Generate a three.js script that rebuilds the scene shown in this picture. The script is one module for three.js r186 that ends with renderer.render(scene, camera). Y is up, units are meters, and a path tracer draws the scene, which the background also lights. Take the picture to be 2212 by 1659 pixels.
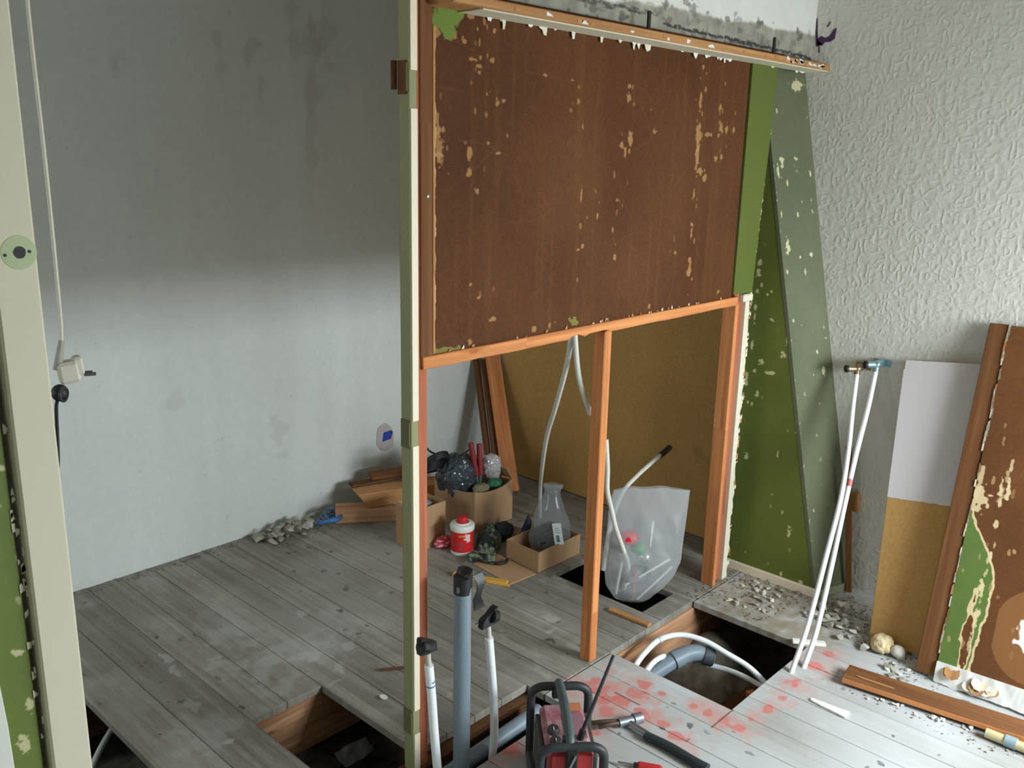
import * as THREE from 'three';
import { mergeGeometries } from 'three/addons/utils/BufferGeometryUtils.js';
import { ConvexGeometry } from 'three/addons/geometries/ConvexGeometry.js';
import { RectAreaLightUniformsLib } from 'three/addons/lights/RectAreaLightUniformsLib.js';

// ---------------------------------------------------------------- camera, daylight, exposure
const scene = new THREE.Scene();
const renderer = new THREE.WebGLRenderer({ antialias: true });
renderer.toneMapping = THREE.LinearToneMapping;
renderer.toneMappingExposure = 1.0;
renderer.shadowMap.enabled = true;
const camera = new THREE.PerspectiveCamera(46.19, 2212 / 1659, 0.05, 60);
const YAW = 0.8214, PITCH = -0.2511, ROLL = 0.02224;
camera.position.set(0, 1.6, 0);
camera.lookAt(Math.sin(YAW) * Math.cos(PITCH), 1.6 + Math.sin(PITCH), -Math.cos(YAW) * Math.cos(PITCH));
camera.rotateZ(ROLL);
scene.background = new THREE.Color(0.82, 0.93, 1.0);          // bright overcast sky outside the window
scene.backgroundIntensity = 1.5;
RectAreaLightUniformsLib.init();
const WIN = { x0: 2.0, x1: 3.12, y0: 0.8, y1: 1.52, z: 1.0 };     // the window, behind the camera to the right
const WIN2 = { z0: -2.9, z1: -2.0, y0: 0.95, y1: 1.8, x: -1.2 };   // added, unseen opening for a fill light, left end of the back room
const SKY = new THREE.Color(0.84, 0.94, 1.0);
const day = new THREE.RectAreaLight(SKY, 43, WIN.x1 - WIN.x0 - 0.1, 0.7);   // skylight falls in at a slant, from above
day.position.set((WIN.x0 + WIN.x1) / 2, 1.2, WIN.z - 0.1);
day.lookAt(day.position.x, 1.2 - 0.77, WIN.z - 0.1 - 0.64);
scene.add(day);
const day2 = new THREE.RectAreaLight(SKY, 6, WIN2.z1 - WIN2.z0 - 0.1, WIN2.y1 - WIN2.y0 - 0.1);  // fill light, added to brighten the fibreboard sheet and door jamb
day2.position.set(WIN2.x + 0.02, (WIN2.y0 + WIN2.y1) / 2, (WIN2.z0 + WIN2.z1) / 2);
day2.lookAt(5, day2.position.y, day2.position.z);
scene.add(day2);

// ---------------------------------------------------------------- helpers
let seed = 7;
const rnd = () => { seed = (seed * 1664525 + 1013904223) >>> 0; return seed / 4294967296; };
const rr = (a, b) => a + (b - a) * rnd();
const V = (x, y, z) => new THREE.Vector3(x, y, z);
const clamp = (x, a = 0, b = 1) => Math.min(b, Math.max(a, x));
const sstep = (a, b, x) => { const t = clamp((x - a) / (b - a)); return t * t * (3 - 2 * t); };
const hash = (x, y) => { let h = Math.imul(x | 0, 374761393) + Math.imul(y | 0, 668265263); h = Math.imul(h ^ (h >>> 13), 1274126177); return ((h ^ (h >>> 16)) >>> 0) / 4294967296; };
function vn(x, y) {
  const xi = Math.floor(x), yi = Math.floor(y), fx = x - xi, fy = y - yi;
  const u = fx * fx * (3 - 2 * fx), w = fy * fy * (3 - 2 * fy);
  const a = hash(xi, yi), b = hash(xi + 1, yi), c = hash(xi, yi + 1), d = hash(xi + 1, yi + 1);
  return a + (b - a) * u + (c - a) * w + (a - b - c + d) * u * w;
}
const fbm = (x, y, o = 4) => { let s = 0, a = 0.5, t = 0; for (let i = 0; i < o; i++) { s += a * vn(x, y); t += a; x = x * 2.03 + 17.1; y = y * 2.03 + 9.7; a *= 0.5; } return s / t; };
const n3 = (p, f) => (fbm(p.x * f + p.z * f * 0.7, p.y * f - p.z * f * 0.6, 3) + fbm(p.z * f + 31, p.x * f * 0.8 + p.y * f * 0.5 + 7, 3)) - 1;

// a texture painted in metres: x0, y0 is the corner of row 0, sx, sy its size
class Tex {
  constructor(w, h, x0, y0, sx, sy) { Object.assign(this, { w, h, x0, y0, sx, sy }); this.d = new Float32Array(w * h * 3); }
  fill(fn) { for (let j = 0; j < this.h; j++) for (let i = 0; i < this.w; i++) { const c = fn(this.x0 + (i + 0.5) / this.w * this.sx, this.y0 + (j + 0.5) / this.h * this.sy), k = (j * this.w + i) * 3; this.d[k] = c[0]; this.d[k + 1] = c[1]; this.d[k + 2] = c[2]; } return this; }
  area(xa, xb, ya, yb, fn) {                             // fn(x, y) -> [r, g, b, alpha] or nothing
    const i0 = Math.max(0, Math.floor((xa - this.x0) / this.sx * this.w)), i1 = Math.min(this.w - 1, Math.ceil((xb - this.x0) / this.sx * this.w));
    const j0 = Math.max(0, Math.floor((ya - this.y0) / this.sy * this.h)), j1 = Math.min(this.h - 1, Math.ceil((yb - this.y0) / this.sy * this.h));
    for (let j = j0; j <= j1; j++) for (let i = i0; i <= i1; i++) {
      const c = fn(this.x0 + (i + 0.5) / this.w * this.sx, this.y0 + (j + 0.5) / this.h * this.sy); if (!c) continue;
      const k = (j * this.w + i) * 3, a = c[3] ?? 1;
      for (let m = 0; m < 3; m++) this.d[k + m] += (c[m] - this.d[k + m]) * a;
    }
    return this;
  }
  blob(cx, cy, w, h, col, a = 1, rough = 0.9, f = 90, soft = 0.1) {   // one flake or stain with a ragged outline
    const W = Math.max(w, 0.006), H = Math.max(h, 0.006), s = cx * 13.7 + cy * 7.3;
    return this.area(cx - W, cx + W, cy - H, cy + H, (x, y) => {
      const d = Math.hypot((x - cx) / (W * 0.55), (y - cy) / (H * 0.55)) + (fbm(x * f + s, y * f, 2) - 0.5) * 2 * rough;
      const m = 1 - sstep(0.95 - soft, 0.95 + soft, d); return m > 0 ? [col[0], col[1], col[2], m * a] : null;
    });
  }
  make(srgb = true) {
    const o = new Uint8Array(this.w * this.h * 4);
    for (let p = 0; p < this.w * this.h; p++) { for (let m = 0; m < 3; m++) o[p * 4 + m] = clamp(Math.round(this.d[p * 3 + m]), 0, 255); o[p * 4 + 3] = 255; }
    const t = new THREE.DataTexture(o, this.w, this.h, THREE.RGBAFormat);
    t.wrapS = t.wrapT = THREE.RepeatWrapping; t.magFilter = THREE.LinearFilter; t.minFilter = THREE.LinearMipmapLinearFilter; t.generateMipmaps = true;
    if (srgb) t.colorSpace = THREE.SRGBColorSpace; t.needsUpdate = true; return t;
  }
}
const mix = (a, b, t) => [a[0] + (b[0] - a[0]) * t, a[1] + (b[1] - a[1]) * t, a[2] + (b[2] - a[2]) * t];
const mul = (a, k) => [a[0] * k, a[1] * k, a[2] * k];
const mat = (color, roughness = 0.8, o = {}) => new THREE.MeshStandardMaterial({ color, roughness, ...o });
const dull = (color, roughness, o = {}) => new THREE.MeshPhysicalMaterial({ color, roughness, specularIntensity: 0.25, ...o });   // dusty, hardly any gloss
const phys = (color, roughness, o = {}) => new THREE.MeshPhysicalMaterial({ color, roughness, ...o });

// geometry
function cbox(x0, x1, y0, y1, z0, z1, b = 0.0015) {      // chamfered box in place
  const c = [(x0 + x1) / 2, (y0 + y1) / 2, (z0 + z1) / 2], h = [(x1 - x0) / 2, (y1 - y0) / 2, (z1 - z0) / 2];
  b = Math.min(b, h[0] * 0.45, h[1] * 0.45, h[2] * 0.45);
  const pt = (ax, s) => V(...[0, 1, 2].map((k) => c[k] + s[k] * (k === ax ? h[k] : h[k] - b)));
  const pos = [], C = V(...c);
  const tri = (p, q, r) => { const n = q.clone().sub(p).cross(r.clone().sub(p)), m = p.clone().add(q).add(r).divideScalar(3).sub(C); if (n.dot(m) < 0) [q, r] = [r, q]; pos.push(...p.toArray(), ...q.toArray(), ...r.toArray()); };
  const S = [-1, 1];
  for (let ax = 0; ax < 3; ax++) for (const s of S) {
    const [u, v] = [(ax + 1) % 3, (ax + 2) % 3], P = (a, d) => { const t = [0, 0, 0]; t[ax] = s; t[u] = a; t[v] = d; return pt(ax, t); };
    tri(P(-1, -1), P(1, -1), P(1, 1)); tri(P(-1, -1), P(1, 1), P(-1, 1));
  }
  for (let ax = 0; ax < 3; ax++) { const u = (ax + 1) % 3, v = (ax + 2) % 3;
    for (const a of S) for (const d of S) { const t0 = [0, 0, 0], t1 = [0, 0, 0]; t0[u] = t1[u] = a; t0[v] = t1[v] = d; t0[ax] = -1; t1[ax] = 1;
      tri(pt(u, t0), pt(u, t1), pt(v, t1)); tri(pt(u, t0), pt(v, t1), pt(v, t0)); } }
  for (const a of S) for (const d of S) for (const e of S) tri(pt(0, [a, d, e]), pt(1, [a, d, e]), pt(2, [a, d, e]));
  const g = new THREE.BufferGeometry(); g.setAttribute('position', new THREE.Float32BufferAttribute(pos, 3)); g.computeVertexNormals(); return g;
}
function uvTri(g0, grain = 1, size = [1, 1], off = [rnd() * 3, rnd() * 3]) {   // uv in metres / size by the way each face points, v along the grain axis
  const g = g0.index ? g0.toNonIndexed() : g0, p = g.attributes.position, uv = new Float32Array(p.count * 2);
  const a = V(0, 0, 0), b = V(0, 0, 0), c = V(0, 0, 0);
  for (let i = 0; i < p.count; i += 3) {
    a.fromBufferAttribute(p, i); b.fromBufferAttribute(p, i + 1); c.fromBufferAttribute(p, i + 2);
    const n = b.clone().sub(a).cross(c.clone().sub(a)).toArray().map(Math.abs), ax = n.indexOf(Math.max(...n));
    let rest = [0, 1, 2].filter((k) => k !== ax), vv = rest.includes(grain) ? grain : rest[1], uu = rest.find((k) => k !== vv);
    [a, b, c].forEach((q, k) => { const t = q.toArray(); uv[(i + k) * 2] = t[uu] / size[0] + off[0] + ax * 0.37; uv[(i + k) * 2 + 1] = t[vv] / size[1] + off[1]; });
  }
  g.setAttribute('uv', new THREE.BufferAttribute(uv, 2)); return g;
}
function uvPlane(g0, T, iu, iv) {                        // uv from two world axes into a Tex painted in metres
  const g = g0.index ? g0.toNonIndexed() : g0, p = g.attributes.position, uv = new Float32Array(p.count * 2);
  for (let i = 0; i < p.count; i++) { const t = [p.getX(i), p.getY(i), p.getZ(i)]; uv[i * 2] = (t[iu] - T.x0) / T.sx; uv[i * 2 + 1] = (t[iv] - T.y0) / T.sy; }
  g.setAttribute('uv', new THREE.BufferAttribute(uv, 2)); return g;
}
function join(list) {
  return mergeGeometries(list.map((g) => { g = g.index ? g.toNonIndexed() : g.clone(); for (const k of Object.keys(g.attributes)) if (!['position', 'normal', 'uv'].includes(k)) g.deleteAttribute(k); if (!g.attributes.normal) g.computeVertexNormals(); if (!g.attributes.uv) g.setAttribute('uv', new THREE.BufferAttribute(new Float32Array(g.attributes.position.count * 2), 2)); g.morphAttributes = {}; return g; }));
}
function tube(pts, r, seg = 48, rad = 12, tension = 0.5) {
  const cv = new THREE.CatmullRomCurve3(pts.map((p) => Array.isArray(p) ? V(...p) : p), false, 'catmullrom', tension);
  const t = new THREE.TubeGeometry(cv, seg, r, rad, false), caps = [0, 1].map((e) => { const c = new THREE.CircleGeometry(r, rad), d = cv.getTangent(e); if (!e) d.negate(); c.applyQuaternion(new THREE.Quaternion().setFromUnitVectors(V(0, 0, 1), d)); const q = cv.getPoint(e); return c.translate(q.x, q.y, q.z); });
  return join([t, ...caps]);
}
function bar(a, b, r, rad = 16, r2 = r) {                // a straight round bar from a to b
  const A = V(...a), B = V(...b), L = A.distanceTo(B), g = new THREE.CylinderGeometry(r2, r, L, rad);
  g.applyQuaternion(new THREE.Quaternion().setFromUnitVectors(V(0, 1, 0), B.clone().sub(A).normalize())); g.translate(...A.add(B).multiplyScalar(0.5).toArray()); return g;
}
const lathe = (pts, n = 32) => new THREE.LatheGeometry(pts.map((p) => new THREE.Vector2(...p)), n);
function frameGeo(g, o, ex, ey, ez) { const m = new THREE.Matrix4().makeBasis(V(...ex).normalize(), V(...ey).normalize(), V(...ez).normalize()); m.setPosition(...o); return g.applyMatrix4(m); }
function warp(g, f) { const p = g.attributes.position, q = V(0, 0, 0); for (let i = 0; i < p.count; i++) { q.fromBufferAttribute(p, i); f(q); p.setXYZ(i, q.x, q.y, q.z); } g.computeVertexNormals(); return g; }
const extr = (pts, d, bev = 0.0015) => { const s = new THREE.Shape(pts.map((p) => new THREE.Vector2(...p))); return new THREE.ExtrudeGeometry(s, { depth: d, bevelEnabled: bev > 0, bevelSize: bev, bevelThickness: bev, bevelSegments: 1, bevelOffset: -bev }); };

// objects
const used = {};
const numbered = (n) => { const k = used[n] = (used[n] ?? -1) + 1; return k ? `${n}_${String(k).padStart(3, '0')}` : n; };
function part(name, g, m, parent) { const o = new THREE.Mesh(g, m); o.name = name; o.castShadow = o.receiveShadow = true; parent.add(o); return o; }
function tag(o, label, category, group) { o.userData.label = label; o.userData.category = category; if (group) o.userData.group = group; return o; }
function thing(name, label, category, pos = [0, 0, 0], turn = 0, group) { const o = new THREE.Group(); o.name = numbered(name); o.position.set(...pos); o.rotation.y = turn; scene.add(o); return tag(o, label, category, group); }
function single(name, g, m, label, category, group) {    // a thing that is one mesh: its origin is moved to its base
  g.computeBoundingBox(); const b = g.boundingBox, c = [(b.min.x + b.max.x) / 2, b.min.y, (b.min.z + b.max.z) / 2]; g.translate(-c[0], -c[1], -c[2]);
  const o = part(numbered(name), g, m, scene); o.position.set(...c); return tag(o, label, category, group);
}
function struct(name, label, category) { const o = new THREE.Group(); o.name = name; scene.add(o); o.userData.kind = 'structure'; return tag(o, label, category); }
function wpart(name, g, m, parent) { parent.updateMatrixWorld(true); g.applyMatrix4(parent.matrixWorld.clone().invert()); return part(name, g, m, parent); }   // a part given in world coordinates

// ---------------------------------------------------------------- materials
const woodTex = (base, dark, k = 0.5, knots = 3) => {
  const ks = Array.from({ length: knots }, () => [rr(0.05, 0.45), rr(0.1, 1.4)]);
  return new Tex(256, 768, 0, 0, 0.5, 1.5).fill((x, y) => {
    let bend = 0, kn = 0; for (const [a, b] of ks) { const d = Math.hypot((x - a) * 2.2, (y - b) * 0.8); bend += 0.02 * Math.exp(-d * d * 600) * Math.sign(x - a); kn = Math.max(kn, 1 - sstep(0.008, 0.022, d)); }
    const g = fbm((x + bend) * 70, y * 2.2, 4), f = fbm(x * 300, y * 9, 2);
    return mul(mix(mix(base, dark, clamp(k * (g * 1.5 - 0.3))), dark, kn * 0.85), 0.94 + 0.12 * f);
  }).make();
};
const WS = [0.5, 1.5];
const M = {};
M.pine = dull(0xffffff, 0.75, { map: woodTex([222, 150, 96], [168, 100, 58], 0.75) });
M.redwood = dull(0xffffff, 0.8, { map: woodTex([186, 112, 84], [132, 74, 52], 0.7) });
M.brownwood = dull(0xffffff, 0.7, { map: woodTex([132, 90, 58], [94, 58, 34], 0.7) });
M.rawwood = dull(0xffffff, 0.85, { map: woodTex([196, 146, 98], [150, 106, 68], 0.7) });
M.joist = dull(0xffffff, 0.9, { map: woodTex([206, 160, 124], [146, 102, 72], 0.8) });
M.darkwood = dull(0xffffff, 0.85, { map: woodTex([112, 78, 52], [66, 44, 28], 0.8, 1) });
M.cream = mat(0xeedfc6, 0.55);
M.creamDull = dull(0xddd6bf, 0.6);
M.white = mat(0xe8e6df, 0.6);
M.sage = mat(0x8d9578, 0.38);
M.sageJamb = dull(0x94946e, 0.5);
M.green = dull(0x5f6a32, 0.5);
M.black = mat(0x191a1c, 0.55);
M.hingewood = dull(0x6f6a4c, 0.7);
M.tape = mat(0x222325, 0.42);
M.steel = mat(0xa9adb0, 0.3, { metalness: 0.9 });
M.brass = mat(0xa08f70, 0.38, { metalness: 0.8 });
M.pvc = mat(0x7d8a94, 0.4);
M.pvcDark = mat(0x3f474d, 0.5);
M.pipe = mat(0xf3f6f8, 0.32);
M.conduit = mat(0xd6d4c9, 0.45);
M.plug = mat(0xd9d3c4, 0.5);

// stucco: a worm-like troweled relief, as a bump
const stuccoT = new Tex(1024, 1024, 0, 0, 0.7, 0.7);
{ const N = 1024, pf = (x, y, per) => { const xi = Math.floor(x), yi = Math.floor(y), fx = x - xi, fy = y - yi, u = fx * fx * (3 - 2 * fx), w = fy * fy * (3 - 2 * fy), H = (a, b) => hash(((a % per) + per) % per + per * 7, ((b % per) + per) % per); const a = H(xi, yi), b = H(xi + 1, yi), c = H(xi, yi + 1), d = H(xi + 1, yi + 1); return a + (b - a) * u + (c - a) * w + (a - b - c + d) * u * w; };
  for (let j = 0; j < N; j++) for (let i = 0; i < N; i++) { const u = i / N, v = j / N;
    const wx = pf(u * 24, v * 24, 24) * 0.8, wy = pf(u * 24 + 11, v * 24 + 5, 24) * 0.8;
    const a = pf(u * 44 + wx, v * 40 + wy, 44), r = 1 - Math.abs(a * 2 - 1), b = pf(u * 88 + wy, v * 88, 88);
    const h = clamp(0.62 * Math.pow(r, 1.6) + 0.3 * b + 0.16 * pf(u * 200, v * 200, 200)) * 255, k = (j * N + i) * 3; stuccoT.d[k] = stuccoT.d[k + 1] = stuccoT.d[k + 2] = h; } }
M.stucco = dull(0xd6d4ca, 0.85, { bumpMap: stuccoT.make(false), bumpScale: 0.0019 });

// back wall: white distemper with smudges
const backT = new Tex(1024, 900, -1.3, 0, 4.6, 2.7).fill((x, y) => { const n = fbm(x * 1.3, y * 1.3, 4), s = fbm(x * 9, y * 1.2, 3), f = fbm(x * 60, y * 60, 2); return mul([224, 227, 222], 0.9 + 0.07 * n + 0.05 * s + 0.03 * f); });
for (const [x, y, w, h, a] of [[1.43, 1.86, 0.05, 0.1, 0.28], [1.83, 1.9, 0.04, 0.14, 0.3], [1.96, 1.96, 0.05, 0.12, 0.35], [2.0, 1.88, 0.03, 0.14, 0.3], [2.15, 2.03, 0.04, 0.3, 0.3], [2.24, 1.9, 0.06, 0.3, 0.3], [2.22, 1.64, 0.05, 0.2, 0.2], [2.3, 2.05, 0.07, 0.2, 0.25], [1.55, 0.65, 0.06, 0.05, 0.2], [2.0, 0.4, 0.06, 0.1, 0.25], [1.72, 0.41, 0.014, 0.03, 0.5], [1.7, 1.35, 0.02, 0.05, 0.2], [2.55, 0.12, 0.3, 0.1, 0.2]]) backT.blob(x, y, w, h, [140, 136, 126], a * 0.5, 1.6, 16, 0.4);
for (let i = 0; i < 120; i++) backT.blob(rr(0.6, 3.2), rr(0.05, 2.3), rr(0.004, 0.012), rr(0.004, 0.014), [150, 146, 136], rr(0.1, 0.3));
M.backwall = mat(0xffffff, 0.9, { map: backT.make() });
M.plain = mat(0xdbdad2, 0.9);

// lintel: white paint above, bare grey plaster below a ragged line, dark strokes
const lintT = new Tex(1024, 256, 1.2, 1.9, 2.1, 0.5).fill((x, y) => {
  const edge = 2.0 + 0.02 * (x - 2) + 0.03 * (fbm(x * 5, 3, 3) - 0.5), n = fbm(x * 26, y * 26, 4), t = sstep(edge - 0.006, edge + 0.006, y + 0.012 * (n - 0.5));
  return mix(mul([158, 154, 140], 0.8 + 0.35 * n), mul([226, 225, 218], 0.96 + 0.05 * n), t);
});
for (let i = 0; i < 90; i++) lintT.blob(rr(1.4, 3.2), rr(1.93, 2.04), rr(0.01, 0.05), rr(0.006, 0.025), [88, 88, 84], rr(0.2, 0.6), 1.3, 60);
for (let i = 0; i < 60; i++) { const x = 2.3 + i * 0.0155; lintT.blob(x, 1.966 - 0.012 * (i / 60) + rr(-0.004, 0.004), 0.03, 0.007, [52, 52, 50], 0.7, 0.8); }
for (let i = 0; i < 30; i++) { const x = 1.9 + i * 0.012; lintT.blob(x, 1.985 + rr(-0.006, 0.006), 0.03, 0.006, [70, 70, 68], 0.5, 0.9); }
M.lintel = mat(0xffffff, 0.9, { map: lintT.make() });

// floor: grey worn boards, plaster dust, red marking spray, all where they lie
const SEAMS = []; { const seg = (a, b, n) => { for (let i = 0; i < n; i++) SEAMS.push(a + (b - a) * i / n); }; seg(-1.2, 0.445, 13); seg(0.445, 0.875, 3); seg(0.875, 1.165, 2); seg(1.165, 1.41, 2); seg(1.41, 2.2, 7); seg(2.2, 2.7, 5); seg(2.7, 3.24, 5); SEAMS.push(3.24); }
const floorT = new Tex(2048, 2048, 0.3, -3.25, 2.95, 3.05).fill((x, z) => {
  let k = 0; while (k < SEAMS.length - 2 && SEAMS[k + 1] < x) k++;
  const tone = 0.92 + 0.14 * hash(k, z > -1.57 ? 91 : 12), g = fbm(x * 85, z * 2.6 + k * 5, 4), p = fbm(x * 2.6 + 4, z * 2.6, 4), f = fbm(x * 220, z * 40, 2), d = fbm(x * 9, z * 7 + 3, 3);
  let c = mix([150, 144, 133], [116, 109, 99], clamp(g * 1.5 - 0.35)); c = mul(c, tone * (0.93 + 0.12 * f));
  c = mix(c, [176, 173, 165], clamp((p - 0.42) * 2.4) * 0.75); c = mix(c, [188, 187, 182], clamp((d - 0.58) * 3) * 0.5);
  if (z > -1.57) c = mix(c, [208, 212, 215], 0.4 + 0.45 * clamp(fbm(x * 3 + 50, z * 3, 3) * 2 - 0.6));   // plaster dust on the near boards, plus window brightness put into the colour
  return c;
});
for (let i = 0; i < 260; i++) floorT.blob(rr(0.4, 3.2), rr(-3.2, -0.3), rr(0.005, 0.02), rr(0.006, 0.03), [72, 68, 62], rr(0.25, 0.7), 1);
for (let i = 0; i < 120; i++) floorT.blob(rr(0.9, 3.2), rr(-2.6, -0.3), rr(0.01, 0.05), rr(0.01, 0.07), [206, 206, 202], rr(0.15, 0.45), 1.2, 50, 0.4);
for (const [x, z, w, h, a] of [[1.36, -2.36, 0.16, 0.2, 0.5], [1.5, -2.25, 0.12, 0.16, 0.4], [1.62, -2.3, 0.12, 0.12, 0.35], [1.3, -2.15, 0.1, 0.08, 0.4], [1.05, -2.1, 0.12, 0.14, 0.4]]) floorT.blob(x, z, w, h, [190, 190, 186], a * 0.8, 1.6, 22, 0.6);
for (const [x, z, w, h] of [[1.998,-1.508,0.044,0.028],[1.987,-1.453,0.043,0.032],[1.977,-1.418,0.035,0.022],[2.127,-1.379,0.026,0.028],[2.059,-1.371,0.031,0.032],[1.996,-1.372,0.031,0.031],[1.921,-1.375,0.034,0.025],[2.121,-1.315,0.011,0.011],[1.989,-1.291,0.028,0.034],[2.001,-1.225,0.02,0.029],[1.974,-1.168,0.02,0.036],[1.813,-1.343,0.027,0.025],[2.136,-1.209,0.018,0.012],[2.136,-1.16,0.028,0.014],[2.135,-1.113,0.021,0.011],[2.131,-1.065,0.023,0.027],[2.205,-1.053,0.023,0.014],[2.285,-1.044,0.025,0.015],[2.371,-1.042,0.022,0.02],[2.465,-1.043,0.027,0.024],[2.604,-1.047,0.026,0.043],[2.699,-1.051,0.024,0.039],[1.605,-1.473,0.039,0.05]]) {
  floorT.blob(x, z, w * 3.4, h * 3.4, [208, 148, 140], 0.42, 1.3, 30, 0.6); floorT.blob(x, z, w * 1.5, h * 1.5, [218, 104, 96], 0.62, 1.0, 40, 0.3);
}
for (let i = 0; i < 60; i++) floorT.blob(rr(2.72, 3.2), rr(-1.66, -1.15), rr(0.05, 0.16), rr(0.05, 0.16), [146, 130, 106], rr(0.12, 0.3), 1.6, 40, 0.7);   // sandy dirt before the flue
floorT.area(2.08, 2.2, -1.118, -1.116, () => [80, 75, 70, 0.8]).area(2.02, 2.023, -1.42, -1.33, () => [84, 78, 72, 0.7]);
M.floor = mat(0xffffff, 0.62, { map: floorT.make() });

// upper hardboard: brown, vertical glue streaks, torn flakes of cream paper
const FLECKS = [[1.547,1.809,0.023,0.008],[1.609,1.812,0.017,0.011],[1.568,1.795,0.018,0.008],[1.57,1.781,0.014,0.009],[1.652,1.723,0.015,0.012],[1.631,1.716,0.014,0.012],[1.52,1.844,0.01,0.011],[1.539,1.9,0.031,0.01],[1.434,1.672,0.013,0.027],[1.44,1.648,0.026,0.018],[1.44,1.617,0.026,0.047],[1.443,1.583,0.019,0.028],[1.541,1.6,0.014,0.031],[1.539,1.55,0.019,0.023],[1.563,1.509,0.018,0.015],[1.636,1.598,0.014,0.009],[1.804,1.792,0.012,0.007],[1.915,1.788,0.011,0.008],[1.938,1.735,0.014,0.014],[2.132,1.477,0.013,0.009],[2.044,1.435,0.009,0.017],[1.968,1.499,0.007,0.041],[1.604,1.621,0.011,0.008],[1.562,1.876,0.008,0.012],[1.617,1.878,0.009,0.009],[1.434,1.856,0.025,0.026],[1.474,1.858,0.039,0.021],[2.164,1.788,0.013,0.011],[2.163,1.758,0.017,0.022],[2.18,1.645,0.02,0.035],[2.142,1.628,0.016,0.015],[2.16,1.61,0.011,0.023],[2.3,1.67,0.02,0.013],[2.538,1.763,0.013,0.054],[2.541,1.671,0.033,0.081],[2.595,1.67,0.042,0.015],[2.66,1.756,0.015,0.02],[2.672,1.696,0.023,0.03],[2.663,1.67,0.012,0.013],[2.708,1.689,0.014,0.022],[2.753,1.688,0.013,0.015],[2.54,1.607,0.021,0.069],[2.653,1.595,0.017,0.018],[2.691,1.604,0.016,0.018],[2.565,1.555,0.033,0.022],[2.593,1.536,0.025,0.019],[2.538,1.482,0.013,0.026],[2.538,1.389,0.018,0.013],[2.542,1.87,0.011,0.016],[1.577,1.249,0.013,0.012],[1.545,1.284,0.01,0.009],[1.981,1.353,0.015,0.013],[1.963,1.342,0.009,0.008],[2.136,1.311,0.012,0.015],[1.788,1.141,0.014,0.013],[1.851,1.141,0.008,0.017],[1.545,1.136,0.015,0.013],[1.626,1.187,0.026,0.009],[2.538,1.359,0.013,0.041],[2.542,1.248,0.019,0.055],[2.736,1.154,0.021,0.012],[2.326,1.145,0.015,0.011],[2.451,1.304,0.016,0.007]];
const hardT = new Tex(1536, 896, 1.4, 1.1, 1.45, 0.83).fill((x, y) => {
  const p = fbm(x * 3.2, y * 3.2, 4), s = fbm(x * 42, y * 1.6, 3), f = fbm(x * 160, y * 160, 2), band = fbm(x * 7, y * 0.7 + 4, 2);
  let c = mix([98, 62, 36], [80, 48, 28], clamp(p * 1.4 - 0.2)); c = mix(c, [112, 76, 42], clamp((s - 0.58) * 2.6) * 0.45 + clamp((band - 0.56) * 3) * 0.3); return mul(c, 0.92 + 0.16 * f);
});
for (let i = 0; i < 70; i++) { let x = rr(1.45, 2.8), y = rr(1.15, 1.85); const a = rr(0, 6.28), L = rr(0.04, 0.2), k = rr(-6, 6); for (let t = 0; t < L; t += 0.003) { hardT.blob(x, y, 0.005, 0.005, [118, 80, 48], 0.1, 0.4); x += Math.cos(a + k * t) * 0.003; y += Math.sin(a + k * t) * 0.003; } }
for (let i = 0; i < 90; i++) { const b = FLECKS[Math.floor(rnd() * FLECKS.length)]; hardT.blob(b[0] + rr(-0.03, 0.03), b[1] + rr(-0.09, 0.09), rr(0.003, 0.009), rr(0.004, 0.018), [184, 138, 88], rr(0.3, 0.7)); }
for (const [x, y, w, h] of FLECKS) hardT.blob(x, y, w * 0.95, h * 0.95, [178, 138, 90], 0.75, 0.9, 110, 0.25);
for (let i = 0; i < 40; i++) hardT.blob(1.424 + rr(0, 0.006), rr(1.13, 1.86), 0.006, 0.05, [214, 180, 134], 0.7, 0.6);
hardT.blob(1.468, 1.905, 0.085, 0.1, [112, 132, 62], 1, 0.5, 40); hardT.blob(1.955, 1.14, 0.03, 0.03, [132, 138, 72], 0.8, 1, 80); hardT.blob(1.47, 1.125, 0.09, 0.02, [150, 148, 84], 0.7, 1, 60);
M.hardboard = dull(0xffffff, 0.75, { map: hardT.make() });

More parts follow.
